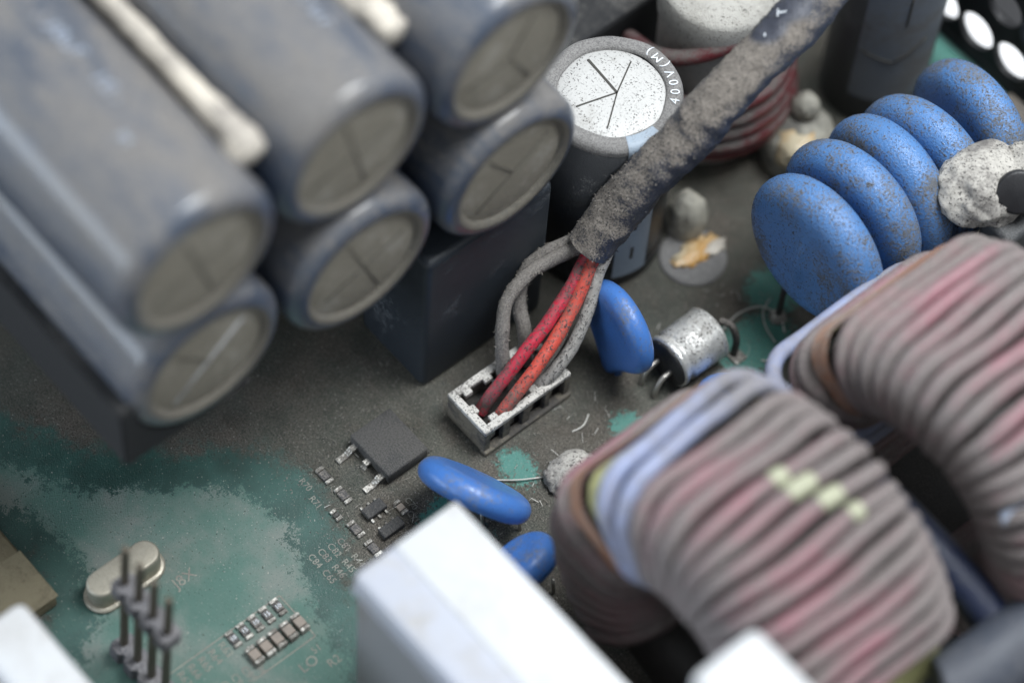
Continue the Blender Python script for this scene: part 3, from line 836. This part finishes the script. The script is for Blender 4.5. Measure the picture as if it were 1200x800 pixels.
# ------------------------------------------------------------------ pin header
t = thing('pin_header', 'four tall brass pins in two dusty plastic strips', 'header', (0.52, -7.98, 0))
t.rotation_euler = (math.radians(-5), 0, 0)
for k in range(4):
    x = k * 0.335
    link('pin', box_me(x - 0.052, x + 0.052, -0.052, 0.052, 0.0, 3.0, 0.02, 2), m_pin, t, smooth=False)
def strip_me(z0, z1, rr):
    pts = []
    for k in range(4):
        for a in (-135, -90, -45, 45, 90, 135):
            pass
    outline = []
    for k in range(4):
        x = k * 0.335
        outline += [(x - 0.14, -rr * 0.62), (x - 0.09, -rr), (x + 0.09, -rr), (x + 0.14, -rr * 0.62)]
    for k in reversed(range(4)):
        x = k * 0.335
        outline += [(x + 0.14, rr * 0.62), (x + 0.09, rr), (x - 0.09, rr), (x - 0.14, rr * 0.62)]
    def grow(o, g):
        cx = 0.5; return [(cx + (x - cx) * g, y * g) for x, y in o]
    return stack_rings([(grow(outline, 0.97), z0), (outline, z0 + 0.03), (outline, z1 - 0.03), (grow(outline, 0.97), z1)])
link('plastic_strip', strip_me(0.02, 0.30, 0.19), m_pin_plastic, t, smooth=False)
link('plastic_strip', strip_me(1.80, 2.06, 0.18), m_pin_plastic, t, smooth=False)

# ------------------------------------------------------------------ lower left corner
t = thing('flat_transformer', 'flat olive brown taped block at the left picture edge', 'transformer', (-0.72, -8.26, 0))
link('taped_block', box_me(-5.5, 0.0, -3.2, 0.0, 0.0, 0.32, 0.05, 2), m_olive, t)
link('tape_flap', box_me(-0.95, 0.02, -3.0, 0.015, 0.318, 0.335, 0.006, 1), m_olive, t, smooth=False)
t = thing('white_connector', 'blurred white plastic block with a pink insert in the lower left corner', 'connector', (0.25, -9.28, 0))
link('housing', box_me(0.0, 2.6, -0.9, 0.0, 0.0, 3.0, 0.14, 4), m_white_box, t)
link('housing_step', box_me(0.35, 2.7, -1.7, -0.88, 0.0, 2.75, 0.1, 3), m_white_box, t)
link('pink_insert', box_me(0.30, 2.4, -2.6, -1.65, 0.0, 2.7, 0.1, 3), m_pink, t)

# ------------------------------------------------------------------ large white boxes in front
t = thing('relay', 'large blurred white topped grey box at the bottom centre', 'relay', (3.22, -4.02, 0))
link('case', box_me(0.0, 5.6, -1.82, 0.0, 0.0, 3.94, 0.16, 4), m_grey_wall, t)
link('lid', box_me(-0.01, 5.61, -1.83, 0.01, 3.55, 3.99, 0.12, 4), m_grey_box, t)
link('top_label', box_me(0.03, 5.5, -1.12, -0.03, 3.97, 4.03, 0.03, 2), m_white_box, t)
link('mould_seam', box_me(-0.02, 5.62, -1.84, 0.02, 3.50, 3.535, 0.008, 1), m_grey_box, t)
t = thing('relay', 'blurred plain white box in front of the near coil at the bottom edge', 'relay', (7.85, -3.05, 0))
link('case', box_me(0.0, 2.6, -1.12, 0.0, 0.0, 5.75, 0.10, 3), m_grey_wall, t)
link('lid', box_me(-0.01, 2.61, -1.13, 0.01, 5.55, 6.15, 0.14, 4), m_white_box, t)

# ------------------------------------------------------------------ blue varistors
def pillow_disc(r, th, ridge=True, seg=56, rings=12, edge=0.55, neck=None):
    """disc in the XZ plane, normal along Y"""
    verts, faces = [], []
    def prof(q):   # half thickness at relative radius q
        return th / 2 * (1 - q ** 6) ** 0.5 * (1 - 0.10 * math.exp(-((q - 0.45) / 0.3) ** 2))
    qs = [0.0] + [math.sin(math.pi / 2 * i / rings) for i in range(1, rings + 1)]
    def put(q, a, side):
        x, z = q * r * math.cos(a), q * r * math.sin(a)
        y = side * prof(q)
        if ridge:
            y -= 0.07 * math.exp(-(x / 0.10) ** 2) * max(0, 1 - (q / 0.75) ** 2) * (1 if side < 0 else 0)
        if neck and z < 0:
            pull = max(0, (-z / r)) ** 2
            w = math.exp(-(x / (0.45 * r)) ** 2)
            z -= neck * pull * w
            x *= 1 - 0.45 * pull
        verts.append((x, y, z))
    for side in (-1, 1):
        for q in (qs if side < 0 else list(reversed(qs))[1:]):
            for k in range(seg):
                put(q, 2 * math.pi * k / seg, side)
    n = len(verts) // seg
    for i in range(n - 1):
        for k in range(seg):
            k2 = (k + 1) % seg
            faces.append((i * seg + k, i * seg + k2, (i + 1) * seg + k2, (i + 1) * seg + k))
    me = pyd(verts, faces)
    bm = bmesh.new(); bm.from_mesh(me)
    bmesh.ops.remove_doubles(bm, verts=bm.verts, dist=1e-5)
    bmesh.ops.recalc_face_normals(bm, faces=bm.faces)
    bm.to_mesh(me); bm.free()
    return me
mov_me = pillow_disc(1.29, 0.80)
mov_labels = ['front blue disc varistor of the row, its whole face showing', 'second blue disc varistor of the row, just behind the front disc', 'middle blue disc varistor of the row of five',
              'fourth blue disc varistor of the row, touching the white speckled glue lump', 'rearmost blue disc varistor of the row, thick grey dust on its near side']
mov_pos = [(2.74, 3.62, 2.45, 0), (2.62, 4.48, 2.50, 3), (2.66, 5.22, 2.50, -3), (2.70, 5.98, 2.46, 2), (2.72, 7.0, 2.46, -8)]
movs = []
for (x, y, z, a), lab in zip(mov_pos, mov_labels):
    t = thing('varistor', lab, 'varistor', (x, y, 0), 'row of blue disc varistors')
    t.rotation_euler = (0, 0, math.radians(a))
    b = link('disc', mov_me, m_mov, t, loc=(0, 0, z))
    for s in (-1, 1):
        link('lead', tube_me([Vector((s * 0.42, 0, 0.0)), Vector((s * 0.42, 0, 0.9)), Vector((s * 0.40, 0, z - 1.05))], 0.05, 8), m_lead_dark, t)
    link('solder_joint', lathe_me([(0.16, 0.0), (0.12, 0.05), (0.06, 0.12)], 14), m_tin, t, loc=(-0.42, 0, 0))
    movs.append(b)

# ------------------------------------------------------------------ small blue ceramic capacitors
t = thing('ceramic_capacitor', 'blue teardrop disc capacitor behind the red wires', 'capacitor', (1.35, 0.95, 0))
t.rotation_euler = (0, 0, math.radians(-8))
link('disc', pillow_disc(0.82, 0.46, ridge=False, neck=0.45), m_blue, t, loc=(0, 0, 1.12))
link('lead', tube_me([Vector((0.14, 0, 0.0)), Vector((0.10, 0, 0.3)), Vector((0.0, 0, 0.7))], lambda s: 0.07 + 0.10 * s, 10), m_blue, t)
link('lead', tube_me([Vector((-0.25, 0, 0.0)), Vector((-0.22, 0, 0.45))], 0.04, 8), m_lead, t)

def tilted_disc(label, loc, r, th, nrm, lead_dir):
    t = thing('ceramic_capacitor', label, 'capacitor', (loc[0], loc[1], 0))
    n = Vector(nrm).normalized()
    q = Vector((0, 1, 0)).rotation_difference(n)
    o = link('disc', pillow_disc(r, th, ridge=False), m_blue, t, loc=(0, 0, loc[2]))
    o.rotation_euler = q.to_euler()
    for s in (-0.2, 0.2):
        a = Vector((0, 0, loc[2])) + Vector(lead_dir) * (r * 0.8) + Vector((s, s, 0))
        link('lead', tube_me([a, Vector((a.x + 0.05, a.y, 0.0))], 0.03, 8), m_lead, t)
    return t
def img(a, b, c):
    return rgt * a + upv * b - fwd * c
tilted_disc('blue disc capacitor leaning over, edge on, left of the near coil', (2.02, -2.52, 0.85), 0.92, 0.50, img(0.42, 0.90, 0.06), (0.5, 0.3, -0.6))
tilted_disc('blue disc capacitor squeezed between the large white box and the near coil', (3.38, -2.74, 0.74), 0.60, 0.5, img(-0.55, 0.75, 0.35), (0.3, 0.3, -0.8))
tilted_disc('small blue disc capacitor peeping over the near coil beside the metal can', (2.85, 1.80, 0.36), 0.34, 0.26, img(-0.2, 0.8, 0.5), (0.2, 0.2, -0.4))

# ------------------------------------------------------------------ small metal can lying down
t = thing('small_capacitor', 'small dull aluminium can lying on the board between two blue discs', 'capacitor', (2.02, 1.85, 0))
cr = 0.45
can = link('can', lathe_me([(cr - 0.06, 0.50), (cr - 0.02, 0.48), (cr, 0.42), (cr, -0.18), (cr - 0.045, -0.23), (cr - 0.045, -0.28), (cr, -0.33), (cr, -0.40), (cr - 0.05, -0.42)], 40, 'Y'), m_alu, t, loc=(0, 0, 0.46))
link('end_rim', lathe_me([(cr - 0.01, 0.40), (cr + 0.012, 0.43), (cr + 0.01, 0.48), (cr - 0.04, 0.51)], 40, 'Y', close_ends=False), m_alu, t, loc=(0, 0, 0.46))
link('rubber_plug', lathe_me([(0.0, -0.46), (cr - 0.06, -0.46), (cr - 0.03, -0.42), (cr - 0.04, -0.36)], 32, 'Y'), m_rubber, t, loc=(0, 0, 0.46))
for s in (-1, 1):
    link('lead', tube_me(smooth_path([(s * 0.14, -0.44, 0.40), (s * 0.14, -0.62, 0.38), (s * 0.15, -0.74, 0.22), (s * 0.15, -0.76, 0.0)], 6), 0.045, 10), m_lead, t)
link('strap', tube_me(smooth_path([(0.05, 0.62, 0.72), (0.22, 0.72, 0.70), (0.36, 0.74, 0.45), (0.38, 0.72, 0.0)], 6), 0.06, 8), m_lead_dark, t)
link('strap_foot', box_me(0.30, 0.56, 0.62, 0.86, 0.0, 0.05, 0.01, 1), m_tin, t, smooth=False)

# ------------------------------------------------------------------ the two wound toroids
def round_rect(r_in, r_out, y0, y1, rc, n=5):
    pts = []
    for (cx, cy, a0) in ((r_out - rc, y1 - rc, 0), (r_in + rc, y1 - rc, 90), (r_in + rc, y0 + rc, 180), (r_out - rc, y0 + rc, 270)):
        for i in range(n + 1):
            a = math.radians(a0 + 90 * i / n)
            pts.append((cx + rc * math.cos(a), cy + rc * math.sin(a)))
    return pts
def toroid(label, loc, L, Ro, Ri, turns, bands, dabs=(), wr=0.160):
    """ring in the XZ plane, axis along Y, near face at y = 0 (turn: angle, material, lift)"""
    t = thing('choke_coil', label, 'coil', loc, 'wound ring coils')
    sec = round_rect(Ri + 0.1, Ro - 0.14, 0.10, L - 0.10, 0.46, 5)
    verts, faces = [], []
    ns = 72; n = len(sec)
    for k in range(ns):
        a = 2 * math.pi * k / ns
        for (r, y) in sec:
            verts.append((r * math.cos(a), y, r * math.sin(a)))
    for k in range(ns):
        k2 = (k + 1) % ns
        for i in range(n):
            j = (i + 1) % n
            faces.append((k * n + i, k * n + j, k2 * n + j, k2 * n + i))
    link('core', fix_normals(pyd(verts, faces)), m_core, t)
    for (ang, mat, lift, tw) in turns:
        path = []
        jit = random.uniform(-0.5, 0.5)
        ro = Ro + wr + lift; ri = Ri - wr
        sec = round_rect(ri, ro, -wr - lift * 0.6, L + wr + lift * 0.6, 0.62, 8)
        # dense path, twist a little along the axis
        dense = []
        m = len(sec)
        for i in range(m):
            p, q = sec[i], sec[(i + 1) % m]
            d = math.hypot(q[0] - p[0], q[1] - p[1])
            k = max(1, int(d / 0.35))
            for s in range(k):
                dense.append((p[0] + (q[0] - p[0]) * s / k, p[1] + (q[1] - p[1]) * s / k))
        for (r, y) in dense:
            f = (y / L - 0.5)
            pull = max(0.0, min(1.0, (Ro - r) / (Ro - Ri)))
            a = math.radians(ang + jit + tw * f * (1 - pull)) + 0.012 * math.sin(y * 3 + ang)
            path.append(Vector((r * math.cos(a), y, r * math.sin(a))))
        w = link('wire_turn', tube_me(path, wr * random.uniform(0.95, 1.03), 10, closed=True), mat, t)
        for (da, y0, y1) in dabs:
            if abs(da - ang) < 0.01:
                pp = []
                for i in range(13):
                    y = y0 + (y1 - y0) * i / 12
                    a = math.radians(ang + jit + tw * (y / L - 0.5)) + 0.012 * math.sin(y * 3 + ang)
                    pp.append(Vector(((ro + 0.012) * math.cos(a), y, (ro + 0.012) * math.sin(a))))
                link('paint_dab', tube_me(pp, lambda s: max(0.02, (wr + 0.008) * (1 - (2 * s - 1) ** 8) ** 0.5), 10), m_dab, w)
    for (a0, a1, mat, lift) in bands:
        verts, faces = [], []
        sec = round_rect(Ri - lift, Ro + lift, -lift, L + lift, 0.48, 5)
        n = len(sec); ks = 6
        for k in range(ks + 1):
            a = math.radians(a0 + (a1 - a0) * k / ks)
            for (r, y) in sec:
                rr = r + (0.03 * math.sin(y * 5 + k) if r > Ro * 0.8 else 0)
                verts.append((rr * math.cos(a), y, rr * math.sin(a)))
        for k in range(ks):
            for i in range(n):
                j = (i + 1) % n
                faces.append((k * n + i, k * n + j, (k + 1) * n + j, (k + 1) * n + i))
        link('tape_band', fix_normals(pyd(verts, faces)), mat, t)
    return t
step = 7.05
T1 = [(a, m_turn_grey, random.uniform(0, 0.03), 0) for a in (232, 224, 216, 208, 200)] + [(192, m_turn_pink, 0, 0), (184.5, m_turn_pink, 0.03, 0), (177, m_turn_grey, 0, 0), (169, m_turn_pink, 0.02, 0)]
T1 += [(134, m_turn_blue, 0.05, 7), (123, m_turn_blue, 0.04, 4)]
ang = 113.5; k = 0
T1d = []
while ang > 20:
    T1.append((ang, m_turn_pink, random.uniform(-0.01, 0.03), random.uniform(-1.2, 1.2)))
    T1d.append(ang)
    ang -= step * random.uniform(0.95, 1.05); k += 1
dabs = [(T1d[3], 1.42, 1.72), (T1d[4], 1.42, 1.95), (T1d[5], 1.68, 2.12), (T1d[6], 1.95, 2.20)]
toroid('near wound ring coil with pale yellow paint dabs across its pink wires', (6.45, -2.73, 3.05), 2.80, 2.52, 1.00, T1, [(150, 162, m_tape, 0.12), (137, 150, m_yellow, 0.03), (-20, 17, m_yellow, 0.05)], dabs, wr=0.132)
T2 = [(a, m_turn_grey, 0.0, 0) for a in (222, 214, 206)] + [(198, m_turn_blue, 0.10, 0), (182, m_turn_blue, 0.30, 3), (173, m_turn_grey, 0.02, 0), (165, m_turn_pink, 0, 0)]
ang = 137; k = 0
while ang > -60:
    T2.append((ang, (m_turn_grey if k < 2 or ang < 20 else m_turn_pink), random.uniform(-0.01, 0.03), random.uniform(-1.2, 1.2)))
    ang -= step * random.uniform(0.95, 1.05); k += 1
toroid('far wound ring coil at the right edge, lavender wires at its end', (6.9, 1.42, 3.05), 2.85, 2.52, 1.40, T2, [(145, 156, m_tape, 0.14), (156, 162, m_yellow, 0.03)], wr=0.132)

# ------------------------------------------------------------------ things at the right edge
t = thing('tube', 'blurred slate grey tube with a rounded end in the lower right corner', 'tube', (9.42, -0.05, 0))
link('tube_body', tube_me(smooth_path([(-0.05, -0.55, 3.2), (0.0, -0.4, 3.2), (0.05, 0.2, 3.15), (0.1, 1.2, 3.1), (0.2, 2.6, 3.0), (0.3, 4.0, 2.7)], 6), lambda s: 0.54 if s > 0.12 else max(0.05, 0.54 * math.sqrt(max(0.01, 1 - ((0.12 - s) / 0.12) ** 2))), 24), m_tube, t)
link('support_leg', tube_me([Vector((0.1, 1.0, 0.0)), Vector((0.1, 1.0, 3.0))], 0.1, 10), m_lead, t)
t = thing('insulated_wire', 'dark navy insulated wire in the gap between the two coils', 'wire', (6.0, 0.85, 0))
link('insulation', tube_me(smooth_path([(-1.6, 0.0, 2.6), (-0.4, 0.05, 3.2), (0.9, 0.0, 3.5), (2.2, 0.05, 3.3), (3.6, 0.1, 2.8), (5.0, 0.1, 2.4)], 8), 0.30, 16), m_navy, t)
link('lead_end', tube_me([Vector((-1.6, 0.0, 0.0)), Vector((-1.6, 0.0, 2.7))], 0.12, 10), m_lead_dark, t)
t = thing('spacer_tip', 'pale blue rounded plastic tip between the two coils at the right edge', 'spacer', (7.9, 2.3, 0))
t.location = (9.0, 0.95, 0)
link('tip', blob_me(0.26, 0.5, 0.2, 0.05, seed=5), m_tip, t, loc=(-0.55, 0.75, 4.75))
link('stem', tube_me([Vector((-0.55, 0.95, 0.0)), Vector((-0.55, 0.95, 4.7))], 0.12, 10), m_tube, t)

# ------------------------------------------------------------------ inductor behind the cable
t = thing('inductor', 'pale dusty drum inductor wound with dark red wire behind the cable', 'inductor', (-1.40, 5.35, 0))
link('drum', lathe_me([(1.0, 0.0), (1.05, 0.1), (1.05, 0.5), (0.95, 0.6), (0.92, 1.7), (0.95, 2.7), (1.0, 2.9), (1.0, 3.5), (0.93, 3.6), (0.5, 3.62), (0.0, 3.6)], 40), m_drum, t)
coil_me = {}
for (z, r, tilt, w) in ((0.75, 1.28, 0.02, 0.15), (1.02, 1.34, 0.03, 0.15), (1.30, 1.30, -0.02, 0.14), (1.58, 1.26, 0.03, 0.14), (1.85, 1.20, 0.05, 0.13)):
    pts = []
    for i in range(41):
        a = math.radians(-125 + 200 * i / 40)
        pts.append(Vector((r * math.cos(a), r * math.sin(a), z + tilt * r * math.sin(a + 0.6))))
    link('wire_turn', tube_me(pts, w, 12, rough=0.06), m_red_coil, t)
link('wire_turn', tube_me(smooth_path([(-0.95, -0.95, 1.9), (-0.70, -1.08, 2.15), (-0.1, -1.18, 2.5), (0.45, -0.95, 2.85), (0.82, -0.35, 3.15), (0.9, 0.4, 3.3), (0.6, 1.0, 3.3)], 8), 0.14, 12, rough=0.06), m_red_coil, t)
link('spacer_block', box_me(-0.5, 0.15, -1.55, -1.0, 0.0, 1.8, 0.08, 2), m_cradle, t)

tag(link('dark_filler', box_me(-5.2, -2.55, 2.3, 5.4, 0.0, 2.3, 0.1, 2), m_cradle, smooth=False), 'dark filler block added for the black gap behind the silver-topped capacitor', 'block')  # added filler, its near-black colour stands for the shade in this gap

# dark upright can with a slate panel
t = thing('capacitor', 'dark grey upright can with a slate panel at the top right', 'capacitor', (-0.10, 8.05, 0))
link('sleeve', lathe_me([(0.86, 0.0), (0.88, 0.05), (0.88, 3.9), (0.8, 4.0), (0.6, 4.0), (0.58, 3.95), (0.0, 3.95)], 56), m_dark_can, t)
pan = link('panel', lathe_me([(0.888, 0.7), (0.888, 3.88)], 24, a0=math.radians(-78), a1=math.radians(18)), m_dark_panel, t)
def can_mark(a0, z0, a1, z1):
    pts = [Vector((0.893 * math.cos(math.radians(a0 + (a1 - a0) * i / 8)), 0.893 * math.sin(math.radians(a0 + (a1 - a0) * i / 8)), z0 + (z1 - z0) * i / 8)) for i in range(9)]
    link('chevron_line', tube_me(pts, 0.022, 6), m_groove, pan)
can_mark(-76, 1.9, -38, 1.75); can_mark(-38, 1.75, -5, 2.25); can_mark(-33, 2.7, -33, 3.4)

# glue-covered posts
def glue_post(label, loc, r, hgt, seed, patch):
    t = thing('glue_mound', label, 'glue', loc)
    b = blob_me(r, r, hgt, 0.10, 1.6, seed, 4, flat=-hgt * 0.45)
    link('mound', b, m_glue_dull, t, loc=(0, 0, hgt * 0.45))
    for (dx, dy, dz, rx, ry, rz) in patch:
        link('glue_patch', blob_me(rx, ry, rz, 0.28, 2.2, seed + dx, 3), m_glue_ochre, t, loc=(dx, dy, dz))
    return t
gp = glue_post('cream glue mound with an ochre stain, right of the drum inductor', (0.14, 6.05, 0), 0.66, 0.70, 3, [(0.24, -0.26, 0.66, 0.36, 0.40, 0.30)])
link('bead', blob_me(0.24, 0.24, 0.28, 0.15, seed=9, sub=3), m_glue_dull, gp, loc=(-0.05, 0.10, 1.15))
gp = glue_post('grey cream glue post with a stained foot, below the cable beside the silver-topped capacitor', (0.10, 3.62, 0), 0.34, 0.62, 4, [])
link('foot_disc', lathe_me([(0.0, 0.06), (0.5, 0.06), (0.56, 0.03), (0.56, 0.0)], 36), m_rim_dust, gp, loc=(0.52, -0.30, 0))
link('glue_patch', blob_me(0.20, 0.40, 0.05, 0.5, 2.5, 11, 4), m_glue_ochre, gp, loc=(0.50, -0.22, 0.07))
link('glue_patch', blob_me(0.12, 0.22, 0.06, 0.5, 2.5, 12, 3), m_glue, gp, loc=(0.62, 0.05, 0.07))

# white lump with the black stub beside the varistors
t = thing('glue_lump', 'white speckled glue lump with a black hollow beside the blue varistors', 'glue', (3.95, 5.95, 0))
link('lump', blob_me(0.66, 0.78, 0.52, 0.20, 1.2, 21, 5), m_lump, t, loc=(-0.10, 0.0, 3.35))
link('lump_ridge', blob_me(0.5, 0.62, 0.42, 0.22, 1.3, 25, 5), m_lump, t, loc=(0.10, 0.65, 3.35))
link('body', box_me(0.22, 0.85, -0.4, 1.2, 0.0, 3.2, 0.1, 2), m_dark_can, t)
lk = link('hollow', lathe_me([(0.30, 0.12), (0.34, 0.10), (0.34, 0.0), (0.27, -0.02), (0.24, -0.02), (0.22, 0.02), (0.0, 0.02)], 28), m_black, t, loc=(0.42, 0.05, 3.70))
lk.rotation_euler = Vector((0, 0, 1)).rotation_difference((-fwd + Vector((0.4, -0.3, 0)))).to_euler()
link('stub', tube_me([Vector((0.62, 0.25, 3.4)), Vector((0.75, 1.5, 3.4))], 0.33, 20), m_tube, t)
t = thing('terminal_block', 'tan dusty block beyond the rearmost varistor at the right edge', 'terminal', (2.1, 8.9, 0))
link('case', box_me(-0.2, 1.6, -0.7, 0.25, 0.0, 1.0, 0.06, 2), m_tan, t)

# perforated panel, top right
def perforated():
    t = thing('perforated_panel', 'black upright perforated panel with a row of bright holes at the top right', 'panel', (0, 9.25, 0))
    cw, chh, hr, th = 0.80, 1.0, 0.36, 0.12
    cells = []
    n = 24
    for ix in range(-3, 7):
        for iz in range(3):
            cx, cz = ix * cw + 0.07 + (0.4 if iz % 2 else 0), 1.45 + iz * chh
            verts, faces = [], []
            for k in range(n):
                a = 2 * math.pi * (k + 0.5) / n
                c, s = math.cos(a), math.sin(a)
                m = max(abs(c) / (cw / 2), abs(s) / (chh / 2))
                for y in (0.0, th):
                    verts.append((cx + hr * c, y, cz + hr * s))
                    verts.append((cx + c / m, y, cz + s / m))
            for k in range(n):
                b, b2 = k * 4, ((k + 1) % n) * 4
                faces += [(b, b + 1, b2 + 1, b2), (b + 2, b2 + 2, b2 + 3, b + 3), (b, b2, b2 + 2, b + 2)]
            cells.append(fix_normals(pyd(verts, faces)))
    link('plate', join_me(cells), m_black, t, smooth=False)
    link('lower_edge', box_me(-2.8, 5.6, -0.02, th + 0.02, 0.72, 0.96, 0.02, 1), m_black, t, smooth=False)
    link('foot', box_me(-2.6, -2.2, -0.2, 0.3, 0.0, 0.75, 0.03, 1), m_black, t, smooth=False)
    link('foot', box_me(4.8, 5.2, -0.2, 0.3, 0.0, 0.75, 0.03, 1), m_black, t, smooth=False)
    for ix in (2, 3):
        link('ring', lathe_me([(0.24, -0.06), (0.30, -0.10), (0.40, -0.06), (0.40, 0.0)], 28, 'Y', close_ends=False), m_tube, t, loc=(ix * cw + 0.47, 0, 2.45))
perforated()
tag(link('bright_backing', box_me(-3.4, 6.2, 9.70, 10.40, 0.004, 0.30, 0.01, 1), m_backing_white, smooth=False), 'white backing added behind the black perforated panel to make its holes bright', 'strip')  # added backing that makes the lower row of holes look lit from behind
tag(link('dark_backing', box_me(-3.6, 6.4, 10.45, 13.5, 0.004, 0.6, 0.03, 1), m_black, smooth=False), 'black backing added beyond the white one to make the upper holes dark', 'case')  # added backing that keeps the upper row of holes dark

# speckled dome beside the near coil
tag(link('glue_dome', blob_me(0.36, 0.46, 0.24, 0.2, 2.0, 31, 4, flat=-0.08), m_lump, None, loc=(2.46, -0.85, 0.09)), 'pale speckled glue dome at the left end of the near coil', 'glue')

# ------------------------------------------------------------------ lint and dust
def lint(pts, r, label):
    return tag(link('lint_fibre', tube_me(smooth_path(pts, 8), r, 5), m_lint), label, 'lint', 'loose lint fibres on the board')
lint([(1.95, 2.75, 0.02), (1.9, 3.15, 0.06), (2.05, 3.5, 0.10), (2.35, 3.62, 0.05), (2.6, 3.5, 0.02)], 0.014, 'long pale lint fibre arched below the front varistor')
lint([(2.0, 3.75, 0.02), (2.1, 3.5, 0.05), (2.35, 3.3, 0.10), (2.65, 3.25, 0.03)], 0.012, 'second lint fibre crossing the arched one below the front varistor')
lint([(2.75, 2.85, 0.02), (2.85, 2.95, 0.05), (2.8, 3.2, 0.02)], 0.014, 'short bent lint fibre between the varistor and the far coil')
lint([(1.75, -1.85, 0.03), (2.0, -1.55, 0.05), (2.2, -1.2, 0.03)], 0.012, 'straight pale lint fibre beside the leaning blue disc')
lint([(2.25, -1.15, 0.03), (2.2, -1.0, 0.08), (2.05, -0.98, 0.03), (2.15, -0.85, 0.03)], 0.012, 'curly lint scrap beside the speckled glue dome')
lint([(1.85, -0.35, 0.02), (1.88, -0.15, 0.03), (1.78, 0.05, 0.03)], 0.012, 'short lint scrap right of the connector socket')

bpy.context.view_layer.update()
HC = [Vector(p) for p in ((0.62, 4.02, 5.55), (0.60, 4.45, 5.72), (0.55, 4.95, 5.85), (0.45, 5.4, 5.92))]
scatter('dust_fuzz', hose, 5000, m_fuzz, hose, size=(0.003, 0.008), hair=0.05, up=0.25, seed=3, keep=lambda p: all((p - c).length > 0.36 for c in HC))
scatter('dust_grains', hose, 2500, m_fuzz_dark, hose, size=(0.008, 0.02), up=-1.0, seed=4)
for i, w in enumerate((w_dark, w_dark2, w_dark3)):
    scatter('dust_fuzz', w, 500, m_fuzz, w, size=(0.004, 0.008), hair=0.05, up=-0.6, seed=10 + i)
for i, w in enumerate((w_red, w_or, w_pale)):
    scatter('dust_fuzz', w, 260, m_fuzz_dark, w, size=(0.004, 0.009), hair=0.07, up=-0.6, seed=20 + i)
scatter('dust_grains', conn_rim, 450, m_fuzz_dark, conn_rim, size=(0.006, 0.016), up=0.2, seed=30)
for i, b in enumerate(movs):
    scatter('dust_grains', b, 1300, m_fuzz_dark, b, size=(0.004, 0.013), up=-0.7, seed=40 + i)
def board_keep(p):
    return -1.0 < p.x < 4.2 and -4.6 < p.y < 4.5
g1 = scatter('dust_grains', board, 90000, m_fuzz, None, size=(0.006, 0.02), up=0.0, seed=50, keep=board_keep)
tag(g1, 'pale dust grains scattered over the board', 'dust', kind='stuff')
g2 = scatter('dust_grains', board, 40000, m_fuzz_dark, None, size=(0.006, 0.02), up=0.0, seed=51, keep=board_keep)
tag(g2, 'dark dust grains scattered over the board', 'dust', kind='stuff')
g3 = scatter('lint_fuzz', board, 30000, m_fuzz, None, size=(0.003, 0.006), hair=0.12, up=0.0, seed=52, keep=lambda p: (p.x - 1.0) ** 2 + (p.y + 1.6) ** 2 < 6 or (p.x - 2.2) ** 2 + (p.y - 2.5) ** 2 < 3)
tag(g3, 'short lint fuzz round the connector socket', 'dust', kind='stuff')

g4 = scatter('lint_strands', board, 4500, m_lint, None, size=(0.003, 0.006), hair=0.22, up=0.0, seed=77, keep=lambda p: ((p.x - 1.5) ** 2 + (p.y + 1.3) ** 2 < 3.4 and p.x > 1.35) or (p.x - 2.2) ** 2 + (p.y - 2.8) ** 2 < 1.6 or (p.x - 0.8) ** 2 + (p.y + 3.6) ** 2 < 1.2)
tag(g4, 'pale loose lint strands lying on the dusty board', 'lint', kind='stuff')
